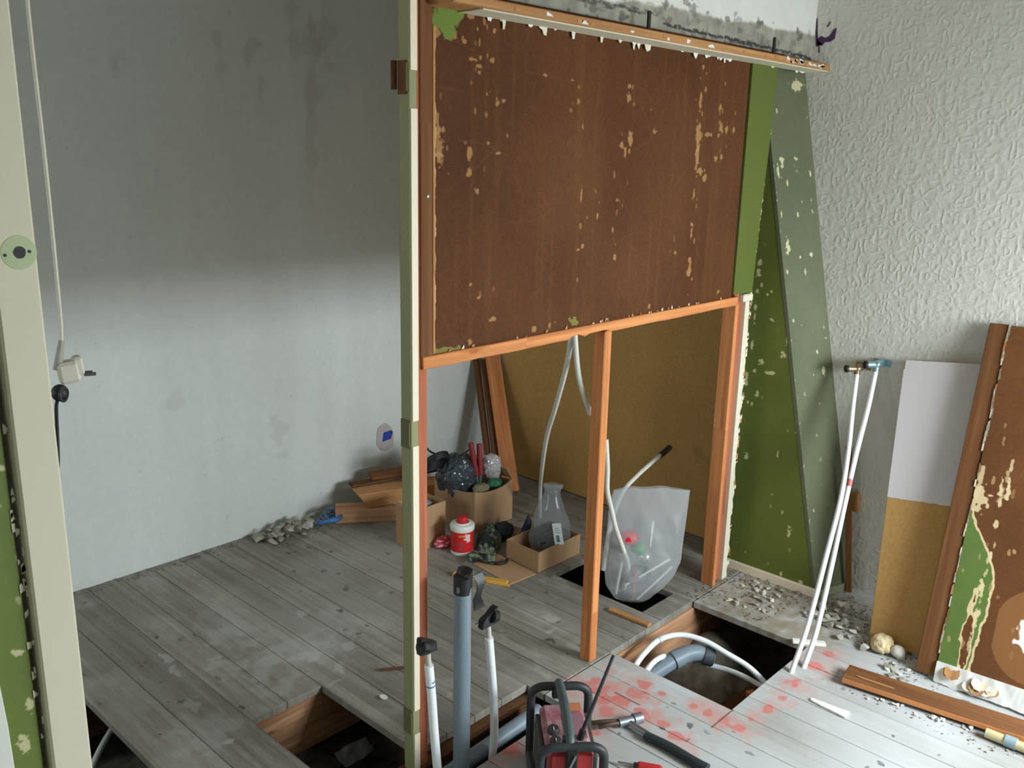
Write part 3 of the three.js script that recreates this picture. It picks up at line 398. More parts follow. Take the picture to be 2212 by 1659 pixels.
// ---------------------------------------------------------------- pipes and cables
{ const p1 = [[2.50, -0.09, -1.085], [2.515, -0.008, -1.086], [2.6, 0.137, -1.084], [2.72, 0.338, -1.099], [2.86, 0.485, -1.13], [2.98, 0.613, -1.17], [3.09, 0.749, -1.216], [3.172, 0.85, -1.248]];
  const p2 = [[2.55, -0.09, -1.07], [2.57, -0.009, -1.07], [2.66, 0.1, -1.077], [2.78, 0.284, -1.101], [2.9, 0.458, -1.129], [3.01, 0.61, -1.153], [3.11, 0.755, -1.17], [3.182, 0.87, -1.186]];
  const a = thing('water_pipe', 'white pipe rising from the opening to the lower brass wall elbow', 'pipe', p1[1]); wpart('pipe', tube(p1, 0.0085, 70), M.pipe, a);
  const b = thing('water_pipe', 'white pipe rising from the opening to the upper plated wall elbow', 'pipe', p2[1]); wpart('pipe', tube(p2, 0.0085, 70), M.pipe, b);
  wpart('red_print', tube([[2.938, 0.511, -1.137], [2.945, 0.521, -1.139], [2.953, 0.532, -1.141]], 0.0089, 6), mat(0xc0706a, 0.5), b);
  const elbow = (name, label, tip, dir, plateM, m) => { const g = thing(name, label, 'elbow fitting', tip);
    wpart('nut', bar([tip[0], tip[1], tip[2]], [tip[0] + dir[0] * 0.03, tip[1] + dir[1] * 0.03, tip[2] + dir[2] * 0.03], 0.012, 6), m, g);
    const c = [tip[0] + dir[0] * 0.034, tip[1] + dir[1] * 0.034, tip[2] + dir[2] * 0.034];
    wpart('body', join([new THREE.SphereGeometry(0.0155, 16, 12).translate(...c), bar(c, [XR - 0.004, c[1], c[2]], 0.014, 18), bar(c, [c[0] - 0.03, c[1], c[2] - 0.024], 0.0115, 18)]), m, g);
    wpart('outlet_cap', bar([c[0] - 0.03, c[1], c[2] - 0.024], [c[0] - 0.036, c[1], c[2] - 0.029], 0.0135, 16), M.black, g);
    wpart('flange', uvTri(cbox(XR - 0.006, XR - 0.0005, c[1] - 0.012, c[1] + 0.012, c[2] - 0.03, c[2] + 0.03, 0.003)), plateM, g); };
  elbow('wall_elbow', 'dull brass elbow fitting on the stucco wall, the lower left of two', [3.172, 0.85, -1.248], [0.25, 0.6, -0.1], M.brass, M.brass);
  elbow('wall_elbow', 'bluish plated elbow fitting on the stucco wall, the upper right of two', [3.182, 0.87, -1.186], [0.2, 0.75, -0.05], mat(0x8fb0bd, 0.3, { metalness: 0.8 }), mat(0x9fc0cc, 0.3, { metalness: 0.8 })); }
// capped pipes in the foreground
{ const g = thing('waste_pipe', 'upright grey waste pipe with a taped black top in front of the partition', 'pipe', [1.447, -0.1, -1.5]);
  part('pipe', bar([0, -0.08, 0], [-0.004, 0.648, 0.002], 0.0225, 28), M.pvc, g);
  part('tape_wrap', warp(new THREE.CylinderGeometry(0.0245, 0.0238, 0.045, 24, 4).translate(-0.003, 0.648, 0.002), (q) => { q.x += 0.002 * n3(q, 60); q.y += q.x > 0 ? 0.01 : -0.006; }), M.tape, g);
  part('tape_tail', warp(new THREE.BoxGeometry(0.034, 0.11, 0.003, 6, 14, 1).translate(0.03, 0.61, 0.018), (q) => { const t = (0.665 - q.y) / 0.11; q.x += 0.018 * t * t + 0.006 * Math.sin(t * 9); q.z += 0.012 * Math.sin(t * 5); q.x = 0.03 + (q.x - 0.03) * (0.6 + 0.9 * Math.abs(t - 0.45)); }), M.tape, g).userData.label = 'loose tail of black tape'; }
const stub = (label, pts, tilt) => { const o = pts[0], g = thing('pipe_stub', label, 'pipe', o), top = pts[pts.length - 1];
  wpart('pipe', tube(pts, 0.0115, 40, 14), M.pipe, g);
  wpart('metal_core', bar(top, [top[0] - 0.004, top[1] + 0.035, top[2]], 0.0075, 14), mat(0xc4beb0, 0.5), g);
  const c = [top[0] - 0.006, top[1] + 0.045, top[2]];
  wpart('tape_flag', warp(new THREE.BoxGeometry(0.052, 0.042, 0.018, 6, 6, 3), (q) => { const s = 0.55 + 0.5 * sstep(-0.026, 0.02, -q.x * tilt); q.y = q.y * s + q.x * -0.3 * tilt; q.z += 0.008 * n3(q, 45); q.x += 0.005 * n3(q, 70); }).translate(c[0], c[1] + 0.012, c[2]), M.tape, g);
  wpart('tape_fold', warp(new THREE.CylinderGeometry(0.018, 0.016, 0.02, 16, 2).rotateZ(1.2), (q) => { q.x += 0.004 * n3(q, 50); }).translate(c[0] - 0.016 * tilt, c[1] + 0.016, c[2] + 0.006), M.black, g); return g; };
{ const L = stub('white pipe stub with black tape flag beside the red brown stud', [[1.372, -0.12, -1.495], [1.36, 0.048, -1.5], [1.349, 0.163, -1.5], [1.34, 0.274, -1.5], [1.331, 0.361, -1.5]], 1);
  for (const y of [0.30, 0.312]) wpart('blue_print', bar([1.3375, y, -1.5], [1.337, y + 0.004, -1.5], 0.0119, 16), mat(0x6a7fb5, 0.5), L);
  stub('white pipe stub with black tape cap between the grey pipe and the red radio', [[1.556, -0.14, -1.5], [1.562, -0.062, -1.5], [1.571, 0.036, -1.5], [1.568, 0.139, -1.5], [1.557, 0.244, -1.5], [1.544, 0.351, -1.5]], -1); }
single('drain_pipe', join([bar([1.40, -0.03, -1.535], [1.80, -0.012, -1.535], 0.0225, 24)]), M.pvc, 'grey drain pipe lying in the floor slot behind the red radio', 'pipe');
{ const g = thing('drain_elbow', 'grey drain pipe with a bend lying in the large floor opening', 'pipe', [2.4, -0.15, -1.42]);
  wpart('pipe', bar([2.22, -0.115, -1.50], [2.385, -0.046, -1.434], 0.026, 24), M.pvc, g); wpart('socket', bar([2.375, -0.049, -1.438], [2.405, -0.04, -1.424], 0.031, 24), M.pvc, g);
  wpart('bend', tube([[2.40, -0.04, -1.426], [2.43, -0.033, -1.41], [2.455, -0.034, -1.39], [2.468, -0.04, -1.372]], 0.0285, 20, 24), M.pvc, g);
  wpart('rim', bar([2.466, -0.039, -1.375], [2.482, -0.046, -1.35], 0.0325, 24), M.pvcDark, g); wpart('end_cap', bar([2.482, -0.046, -1.35], [2.4835, -0.0466, -1.348], 0.029, 24), mat(0x5d686f, 0.5), g); }
{ const hp = thing('water_pipe', 'white pipe arching high over the grey elbow in the floor opening', 'pipe', [2.3, -0.1, -1.4]);
  wpart('pipe', tube([[2.12, -0.1, -1.49], [2.217, -0.03, -1.488], [2.29, -0.005, -1.494], [2.367, 0.012, -1.49], [2.431, 0.02, -1.45], [2.466, 0.013, -1.38], [2.484, -0.01, -1.3], [2.498, -0.035, -1.22], [2.49, -0.07, -1.14], [2.47, -0.1, -1.06]], 0.0095, 90), M.pipe, hp);
  wpart('clip', bar([2.36, 0.0105, -1.4905], [2.372, 0.0125, -1.489], 0.0112, 16), mat(0xc9d6da, 0.4), hp);
  single('water_pipe', tube([[2.16, -0.12, -1.45], [2.25, -0.045, -1.46], [2.33, -0.03, -1.462], [2.41, -0.06, -1.455], [2.50, -0.085, -1.34], [2.52, -0.09, -1.25], [2.51, -0.1, -1.13], [2.5, -0.12, -1.06]], 0.009, 90), M.pipe, 'white pipe running low under the grey elbow in the floor opening', 'pipe');
  single('water_pipe', tube([[0.74, -0.19, -2.3], [0.86, -0.15, -2.44], [0.98, -0.14, -2.56], [1.1, -0.18, -2.7]], 0.009, 30), M.pipe, 'bluish white pipe in the dark floor opening behind the door post', 'pipe');
  single('water_pipe', tube([[0.7, -0.24, -2.02], [0.85, -0.2, -2.18], [1.0, -0.2, -2.3], [1.12, -0.24, -2.4]], 0.009, 30), M.conduit, 'dull white pipe lying lower in the dark floor opening behind the door post', 'pipe'); }
// conduits hanging behind the rail
single('conduit', tube([[2.045, 1.15, -1.67], [2.059, 1.052, -1.68], [2.126, 0.943, -1.75], [2.286, 0.756, -1.92], [2.476, 0.549, -2.12], [2.752, 0.228, -2.38], [2.87, 0.012, -2.48]], 0.0082, 70), M.conduit, 'long pale conduit hanging behind the rail down to the floor', 'conduit');
single('conduit', tube([[2.055, 1.15, -1.665], [2.058, 1.056, -1.66], [2.085, 0.937, -1.66], [2.133, 0.82, -1.65]], 0.0082, 40), M.conduit, 'short pale conduit hanging behind the rail beside the middle stud', 'conduit');
{ const g = thing('conduit', 'pale conduit with a black taped tip sticking out of the clear bag', 'conduit', [2.5, 0.05, -1.86]);
  wpart('tube', tube([[2.5, 0.1, -1.84], [2.53, 0.27, -1.84], [2.61, 0.375, -1.85], [2.72, 0.405, -1.87], [2.86, 0.418, -1.9], [2.975, 0.426, -1.925]], 0.0085, 50), M.conduit, g); wpart('taped_tip', tube([[2.955, 0.424, -1.92], [3.0, 0.428, -1.927], [3.045, 0.434, -1.935]], 0.0125, 10), M.tape, g); }
single('conduit', tube([[2.369, 0.66, -1.76], [2.372, 0.56, -1.75], [2.378, 0.474, -1.75], [2.41, 0.39, -1.75], [2.439, 0.317, -1.75], [2.49, 0.22, -1.75], [2.545, 0.129, -1.76], [2.57, 0.02, -1.79]], 0.0085, 60), M.conduit, 'pale conduit curving down from behind the middle stud into the clear bag', 'conduit');
// the hanging cord with plugs in the doorway
{ const g = thing('plug_cord', 'cream cord with a cream plug hanging in the doorway beside the post', 'cord', [0.636, 1.13, -1.75]);
  wpart('cord', tube([[0.637, 1.97, -1.72], [0.637, 1.84, -1.75], [0.6385, 1.55, -1.75], [0.637, 1.3, -1.75], [0.634, 1.235, -1.75]], 0.0036, 50, 10), M.plug, g);
  wpart('strain_relief', bar([0.622, 1.185, -1.75], [0.634, 1.24, -1.75], 0.009, 12, 0.005), mat(0xaaa497, 0.6), g);
  const b = wpart('plug_body', uvTri(frameGeo(join([cbox(-0.02, 0.018, -0.02, 0.022, -0.019, 0.019, 0.006), cbox(0.008, 0.026, -0.008, 0.028, -0.016, 0.016, 0.004)]), [0.642, 1.178, -1.75], [0.96, 0.1, 0.25], [-0.1, 1, 0], [-0.25, 0, 0.96])), M.plug, g);
  for (const dz of [-0.008, 0.008]) { const p = part('pin', bar([0.664, 1.172, -1.744 + dz], [0.684, 1.171, -1.74 + dz], 0.0035, 10), mat(0x6d6a63, 0.4, { metalness: 0.7 }), b); p.geometry.applyMatrix4(g.matrixWorld.clone().invert()); }
  const k = thing('cord_plug', 'round black plug hanging behind the cream door post', 'plug', [0.612, 1.12, -1.74]);
  wpart('body', new THREE.SphereGeometry(0.0165, 18, 14).scale(0.95, 1, 0.9).translate(0.618, 1.143, -1.74), M.black, k); wpart('ring', new THREE.TorusGeometry(0.0125, 0.003, 8, 20).rotateY(0.7).translate(0.62, 1.142, -1.728), mat(0x33363d, 0.4), k); wpart('cable', tube([[0.612, 1.13, -1.74], [0.609, 1.11, -1.742], [0.604, 1.0, -1.75], [0.59, 0.9, -1.76]], 0.0035, 20, 8), M.black, k); }

// ---------------------------------------------------------------- things on the near floor
{ const th = -0.75, g = thing('jobsite_radio', 'dusty red jobsite radio with black roll bars and aerial on the floor', 'radio', [1.582, 0.0, -1.258], th);
  const red = mat(0xc03a3a, 0.45), dusty = mat(0xffffff, 0.8, { map: new Tex(128, 128, 0, 0, 0.2, 0.2).fill((x, y) => mix([150, 84, 92], [176, 150, 150], clamp(fbm(x * 40, y * 40, 4) * 1.7 - 0.4))).make() }), frame = mat(0x2f3336, 0.5), grey = mat(0x4f5a5c, 0.5);
  const W2 = 0.0775, L2 = 0.1285, H = 0.215, rt = 0.0115;
  part('body', uvTri(cbox(-0.058, 0.058, 0.02, 0.182, -0.105, 0.104, 0.012), 1, [0.2, 0.2]), dusty, g);
  part('speaker_face', uvTri(cbox(-0.052, 0.052, 0.03, 0.19, 0.104, 0.124, 0.006)), red, g).userData.label = 'bright red end face';
  part('side_grille', uvTri(cbox(-0.07, -0.058, 0.03, 0.16, -0.09, 0.09, 0.004)), mat(0x45443a, 0.7), g);
  part('side_grille', uvTri(cbox(0.058, 0.07, 0.03, 0.16, -0.09, 0.09, 0.004)), mat(0x45443a, 0.7), g);
  const arch = (z) => { const r = 0.03, p = [[-W2, 0.012, z], [-W2, 0.1, z], [-W2, H - r, z], [-W2 + r * 0.3, H - r * 0.3, z], [-W2 + r, H, z], [0, H, z], [W2 - r, H, z], [W2 - r * 0.3, H - r * 0.3, z], [W2, H - r, z], [W2, 0.1, z], [W2, 0.012, z]]; part('roll_bar', tube(p, rt, 80, 14, 0.35), frame, g); };
  arch(-L2); arch(L2);
  for (const sx of [-1, 1]) part('side_bar', bar([sx * W2, 0.014, -L2], [sx * W2, 0.014, L2], rt, 14), frame, g);
  const h = part('handle', tube([[-0.005, H - 0.004, -L2 - 0.004], [-0.005, H + 0.016, -L2 + 0.012], [-0.005, H + 0.026, -0.05], [-0.005, H + 0.026, 0.05], [-0.005, H + 0.014, L2 - 0.02], [-0.005, H - 0.004, L2 - 0.004]], 0.0125, 50, 14), grey, g);
  part('hinge', uvTri(cbox(-0.022, 0.012, H - 0.022, H + 0.014, L2 - 0.034, L2 - 0.008, 0.004)), M.black, h); part('hinge', uvTri(cbox(-0.022, 0.012, H - 0.03, H + 0.012, -L2 - 0.006, -L2 + 0.016, 0.004)), M.black, h);
  part('latch', uvTri(cbox(-0.016, 0.012, 0.15, H + 0.004, L2 - 0.004, L2 + 0.012, 0.004)), M.black, g); part('catch', bar([-0.006, 0.17, L2 + 0.014], [0.006, 0.2, L2 + 0.014], 0.0035, 10), M.steel, g);
  for (const [x, z] of [[-0.034, 0.022], [-0.033, 0.068]]) { const k = part('knob', lathe([[0, 0.014], [0.013, 0.014], [0.015, 0.011], [0.016, 0]], 24).translate(x, 0.182, z), mat(0x3b3839, 0.5), g); part('knob_mark', new THREE.BoxGeometry(0.002, 0.002, 0.012).translate(x, 0.197, z + 0.006), M.white, k); }
  part('label_patch', uvTri(cbox(0.012, 0.05, 0.182, 0.1835, -0.1, -0.066, 0.0005)), mat(0xc77a52, 0.6), g).userData.label = 'orange sticker';
  part('display', uvTri(cbox(-0.005, 0.05, 0.182, 0.1835, -0.05, 0.05, 0.0005)), mat(0x9a6f7c, 0.35), g);
  const a = part('aerial', bar([0.035, 0.2, 0.05], [0.115, 0.38, -0.006], 0.0055, 10, 0.004), frame, g); part('aerial_base', bar([0.03, 0.182, 0.053], [0.037, 0.204, 0.049], 0.009, 12), M.black, a); }
{ const g = thing('hammer', 'claw hammer with a steel head and black grip lying on red marks', 'hammer', [1.905, 0.0, -1.25]);
  wpart('grip', warp(new THREE.CylinderGeometry(0.0155, 0.0145, 0.2, 16, 12).rotateX(Math.PI / 2).scale(1, 0.75, 1).translate(1.9, 0.014, -1.12), (q) => { q.x += 0.003 * Math.sin((q.z + 1.2) * 30); }), mat(0x2d3438, 0.55), g);
  wpart('neck', bar([1.906, 0.014, -1.22], [1.913, 0.015, -1.29], 0.009, 14), M.steel, g);
  const hd = wpart('head', join([bar([1.886, 0.017, -1.306], [1.93, 0.017, -1.286], 0.0125, 16), bar([1.93, 0.017, -1.286], [1.955, 0.017, -1.275], 0.0165, 18)]), mat(0x8d9296, 0.5, { metalness: 0.7 }), g);
  for (const s of [-1, 1]) { const c = part('claw', tube([[1.89, 0.018, -1.306 + s * 0.004], [1.868, 0.022, -1.318 + s * 0.007], [1.848, 0.02, -1.334 + s * 0.011], [1.836, 0.012, -1.352 + s * 0.013]], 0.0065, 14, 8), mat(0x5f4a40, 0.6, { metalness: 0.4 }), hd); c.geometry.applyMatrix4(g.matrixWorld.clone().invert()); } }
{ const g = thing('screwdriver', 'red screwdriver handle end at the bottom edge beside the hammer grip', 'screwdriver', [1.79, 0.0, -1.13]);
  wpart('handle', new THREE.CapsuleGeometry(0.011, 0.05, 6, 14).rotateX(Math.PI / 2).rotateY(0.5).translate(1.795, 0.011, -1.135), mat(0xc02f32, 0.4), g); wpart('collar', bar([1.779, 0.011, -1.163], [1.774, 0.011, -1.172], 0.007, 10), M.black, g); wpart('shaft', bar([1.774, 0.011, -1.172], [1.755, 0.009, -1.21], 0.003, 8), M.steel, g); }
single('folding_rule', uvTri(frameGeo(join([cbox(-0.12, 0.1, 0.0, 0.014, -0.014, 0.014), cbox(0.02, 0.115, 0.001, 0.011, 0.012, 0.018)]), [2.26, 0.0, -2.235], [0.42, 0, 0.9], [0, 1, 0], [-0.9, 0, 0.42]), 0, WS), mat(0xd9a548, 0.6), 'yellow folding rule lying on the boards beyond the taped grey pipe', 'rule');
single('paper_scrap', warp(new THREE.CircleGeometry(0.016, 9).rotateX(-Math.PI / 2), (q) => { q.x *= 0.6 + 0.5 * n3(q, 60); q.y += 0.004 + 0.006 * n3(q, 90) + 6 * q.x * q.x; }).translate(1.50, 0.002, -1.895), phys(0xe4e6e6, 0.7, { side: THREE.DoubleSide }), 'tiny white paper scrap on the boards between the floor opening and the jamb', 'scrap');
single('pencil', bar([1.585, 0.005, -2.02], [1.665, 0.005, -1.965], 0.005, 6), M.darkwood, 'dark pencil stub on the boards left of the door jamb', 'pencil');
single('wood_strip', uvTri(frameGeo(cbox(-0.012, 0.014, 0, 0.012, -0.09, 0.08, 0.002), [2.425, 0.0, -1.655], [0.98, 0, -0.05], [0, 1, 0], [0.05, 0, 0.98]), 2, WS), M.rawwood, 'pale wood strip on the boards below the clear bag', 'wood strip');
// bits inside the large opening
single('sunken_board', uvTri(frameGeo(cbox(0, 0.5, 0, 0.018, 0, 0.1), [2.2, -0.21, -1.32], [1, 0.02, 0.1], [0, 1, 0], [-0.1, 0, 1]), 0, WS), M.darkwood, 'dark board lying under the grey elbow inside the floor opening', 'board');
single('wood_peg', uvTri(frameGeo(cbox(0, 0.028, 0, 0.022, 0, 0.06), [2.462, -0.12, -1.21], [0.9, 0, 0.4], [0, 1, 0], [-0.4, 0, 0.9]), 2, WS), M.pine, 'orange wood end showing inside the floor opening near its right corner', 'wood block');
single('foil_scrap', warp(new THREE.PlaneGeometry(0.12, 0.06, 14, 8).rotateX(-1.2), (q) => { q.y += 0.02 * n3(q, 20); q.z += 0.02 * n3(q, 26); }).translate(1.48, -0.24, -2.02), phys(0xaeb4b6, 0.35, { metalness: 0.3, side: THREE.DoubleSide }), 'crumpled silvery scrap inside the floor opening left of the jamb', 'scrap');

// ---------------------------------------------------------------- back room
// boards standing in the corner
for (const [w, d, o, t, L, m, label] of [[0.034, 0.02, [2.965, 0.005, -2.879], [3.16, 0.54, -3.188], 0.68, M.darkwood, 'dark narrow batten nearest the white wall in the corner'], [0.034, 0.02, [2.982, 0.005, -2.842], [3.172, 0.554, -3.15], 0.68, M.darkwood, 'dark narrow batten in the middle of the boards in the corner'], [0.075, 0.02, [3.013, 0.005, -2.79], [3.184, 0.574, -3.096], 0.71, M.pine, 'wide orange board leaning in the corner beside two dark battens']]) {
  const up = V(...t).sub(V(...o)).normalize(), ac = V(0.681, 0, 0.732), out = ac.clone().cross(up).normalize(); ac.copy(up.clone().cross(out));
  single('corner_board', frameGeo(uvTri(cbox(-w / 2, w / 2, 0, L, 0, d), 1, WS), o, ac.toArray(), up.toArray(), out.toArray()), m, label, 'board'); }
// timber stack at the wall
for (const [o, dir, w, h, L, m, label] of [[[2.232, 0.0, -3.143], [0.8, 0, 0.6], 0.09, 0.062, 0.55, M.joist, 'bottom beam of the timber stack by the white wall'], [[2.29, 0.063, -3.10], [0.93, 0, 0.36], 0.10, 0.07, 0.6, M.rawwood, 'middle beam of the timber stack, its end cut at a slant'], [[2.30, 0.134, -3.135], [0.95, 0.02, 0.28], 0.05, 0.012, 0.55, M.darkwood, 'thin dark lath on the middle beam of the timber stack'], [[2.405, 0.147, -3.12], [0.93, 0.01, 0.36], 0.05, 0.03, 0.5, M.brownwood, 'short brown batten on top of the timber stack']]) {
  const d = V(...dir).normalize(), sd = V(0, 1, 0).cross(d).normalize().negate(), up = sd.clone().cross(d).normalize(); if (up.y < 0) up.negate();
  const g = cbox(0, L, 0, h, 0, w, 0.003); if (label.startsWith('middle')) warp(g, (q) => { if (q.x < 0.1) q.x += 0.05 * (1 - q.y / h); });
  single('timber_beam', frameGeo(uvTri(g, 0, WS), o, d.toArray(), up.toArray(), d.clone().cross(up).toArray()), m, label, 'beam'); }
// cartons
function carton(name, label, o, w, d, h, turn, flaps, sag = 0) {
  const g = thing(name, label, 'cardboard box', o, turn), t = 0.004, C = (geo) => uvTri(geo, 1, CS);
  part('bottom', C(cbox(-w / 2, w / 2, 0, t, -d / 2, d / 2)), M.cardboard, g);
  const wall = (W0, f) => { const b = new THREE.BoxGeometry(W0, h, t, 16, 6, 1).translate(0, h / 2, 0); return f(warp(b, (q) => { const k = 1 - (2 * q.x / W0) ** 2; if (q.y > h * 0.5) { q.y -= sag * k; q.z += sag * 0.4 * k; } })); };
  part('side', C(wall(w, (b) => b.translate(0, 0, d / 2))), M.cardboard, g); part('side', C(wall(w, (b) => b.rotateY(Math.PI).translate(0, 0, -d / 2))), M.cardboard, g);
  part('side', C(wall(d, (b) => b.rotateY(-Math.PI / 2).translate(-w / 2, 0, 0))), M.cardboard, g); part('side', C(wall(d, (b) => b.rotateY(Math.PI / 2).translate(w / 2, 0, 0))), M.cardboard, g);
  for (const [side, len, ang] of flaps) { const W0 = side < 2 ? w : d, b = cbox(-W0 / 2, W0 / 2, 0, len, -t / 2, t / 2).rotateX(ang).translate(0, h, (side < 2 ? d : w) / 2); b.rotateY([0, Math.PI, -Math.PI / 2, Math.PI / 2][side]); part('flap', C(b), M.cardboard, g); }
  return g;
}
carton('cardboard_box', 'large open cardboard box filled with bags and tools behind the red canister', [2.665, 0.0, -2.70], 0.24, 0.25, 0.19, 0.02, [[1, 0.07, -0.5], [3, 0.07, -0.6]], 0.018);
carton('cardboard_box', 'small cardboard box half hidden by the door jamb left of the red canister', [2.322, 0.0, -2.665], 0.155, 0.13, 0.185, 0.0, [[2, 0.05, 1.2]], 0);
carton('cardboard_tray', 'low cardboard tray holding a clear bag in front of the conduit', [2.594, 0.0, -2.217], 0.255, 0.172, 0.085, 0.0, [], 0);
single('cardboard_flap', uvTri(frameGeo(cbox(-0.075, 0.058, 0, 0.004, -0.11, 0.12), [2.395, 0.002, -2.245], [0.99, 0.02, 0.1], [0, 1, 0], [-0.1, 0, 0.99]), 2, CS), M.cardboard, 'flat cardboard piece on the boards left of the tray', 'cardboard');
// contents of the large box
const lump = (r, sx, sy, sz, f, a, det = 3) => warp(new THREE.IcosahedronGeometry(r, 14), (q) => { const s = 1 + a * n3(q, f) + a * 0.6 * Math.abs(n3(q, f * 2.3)); q.multiplyScalar(s); q.x *= sx; q.y *= sy; q.z *= sz; });
const foil = phys(0x3a4248, 0.28, { clearcoat: 0.5, clearcoatRoughness: 0.2 });
single('plastic_sack', lump(0.09, 1.05, 1.1, 0.95, 22, 0.3).translate(2.605, 0.205, -2.74), foil, 'crumpled dark plastic sack in the large box', 'sack');
single('plastic_bag', lump(0.046, 1, 1.2, 1, 30, 0.4).translate(2.735, 0.235, -2.66), phys(0xc9c3c4, 0.2, { clearcoat: 0.8, transmission: 0.25, thickness: 0 }), 'shiny silvery plastic bag at the right of the large box', 'bag');
single('green_wrapper', lump(0.03, 1.2, 0.6, 0.9, 36, 0.4).translate(2.71, 0.18, -2.615), mat(0x2f7350, 0.4), 'green plastic wrapper at the front of the large box', 'wrapper');
single('beige_rag', lump(0.032, 1.3, 0.5, 0.9, 30, 0.4).translate(2.63, 0.175, -2.62), mat(0x8d8468, 0.9), 'beige crumpled rag at the front of the large box', 'rag');
single('cable_coil', join([0, 1, 2, 3].map((i) => new THREE.TorusGeometry(0.062 - i * 0.004, 0.0075, 10, 40).rotateX(Math.PI / 2 - 0.75).rotateZ(-0.1).translate(2.475 + i * 0.002, 0.292 + i * 0.008, -2.745))), M.black, 'black hose coil lying on top of the dark sack', 'coil');
single('black_cable', tube([[2.44, 0.29, -2.76], [2.43, 0.33, -2.78], [2.46, 0.36, -2.8], [2.49, 0.33, -2.78], [2.56, 0.30, -2.74], [2.6, 0.32, -2.7], [2.63, 0.345, -2.68]], 0.004, 40, 8), M.black, 'thin black cable looping over the large box', 'cable');
{ const g = thing('bolt_cutter', 'bolt cutter standing in the large box with two red handles upward', 'bolt cutter', [2.65, 0.05, -2.67]);
  wpart('handle', bar([2.648, 0.215, -2.665], [2.624, 0.368, -2.68], 0.0125, 14), mat(0x8a2b30, 0.45), g); wpart('handle', bar([2.668, 0.215, -2.66], [2.668, 0.356, -2.672], 0.0125, 14), mat(0x8a2b30, 0.45), g);
  wpart('arm', bar([2.655, 0.1, -2.66], [2.648, 0.215, -2.665], 0.008, 10), M.steel, g); wpart('arm', bar([2.66, 0.1, -2.66], [2.668, 0.215, -2.66], 0.008, 10), M.steel, g); wpart('jaw', bar([2.657, 0.05, -2.66], [2.657, 0.105, -2.66], 0.016, 8, 0.02), M.steel, g); }
single('plastic_bag', lump(0.05, 1.0, 0.8, 0.9, 26, 0.25).translate(2.325, 0.15, -2.665), phys(0x8c98a2, 0.3, { clearcoat: 0.4 }), 'bluish grey plastic bag in the half hidden box', 'bag');
single('pink_pouch', lump(0.035, 1.3, 0.7, 0.8, 40, 0.25).translate(2.36, 0.022, -2.565), mat(0xffffff, 0.5, { map: new Tex(64, 64, 0, 0, 1, 1).fill((x, y) => vn(x * 14, y * 14) > 0.55 ? [238, 190, 200] : [206, 62, 88]).make() }), 'small pink patterned pouch on the floor by the half hidden box', 'pouch');
// the canister
{ const g = thing('canister', 'red and white plastic canister with a red cap on the floor', 'canister', [2.38, 0, -2.475]);
  const lab = new Tex(512, 256, 0, 0, 1, 1).fill((x, y) => mul([208, 38, 42], 0.96 + 0.05 * vn(x * 40, y * 30)));
  // printed marks on the side that faces the camera
  const u0 = 0.85; lab.area(u0 - 0.02, u0 + 0.08, 0.78, 0.88, () => [222, 128, 60, 0.9]); lab.blob(u0 + 0.12, 0.72, 0.12, 0.3, [240, 222, 218], 0.9, 0.9, 20); for (let i = 0; i < 6; i++) lab.area(u0 + 0.0, u0 + 0.028, 0.1 + i * 0.075, 0.15 + i * 0.075, () => [120, 96, 130, 0.75]);
  part('label_band', new THREE.CylinderGeometry(0.0472, 0.0472, 0.086, 40, 1, true).translate(0, 0.06, 0), mat(0xffffff, 0.4, { map: lab.make() }), g);
  part('body', lathe([[0, 0], [0.043, 0], [0.0465, 0.004], [0.0468, 0.104], [0.05, 0.106], [0.051, 0.124], [0.047, 0.13], [0.028, 0.133], [0, 0.133]], 40), M.white, g);
  part('cap', lathe([[0, 0.158], [0.019, 0.158], [0.021, 0.154], [0.022, 0.132]], 28), mat(0xc9272c, 0.4), g); part('lid_ring', new THREE.TorusGeometry(0.03, 0.0035, 8, 32).rotateX(Math.PI / 2).translate(0, 0.133, 0), M.white, g); }
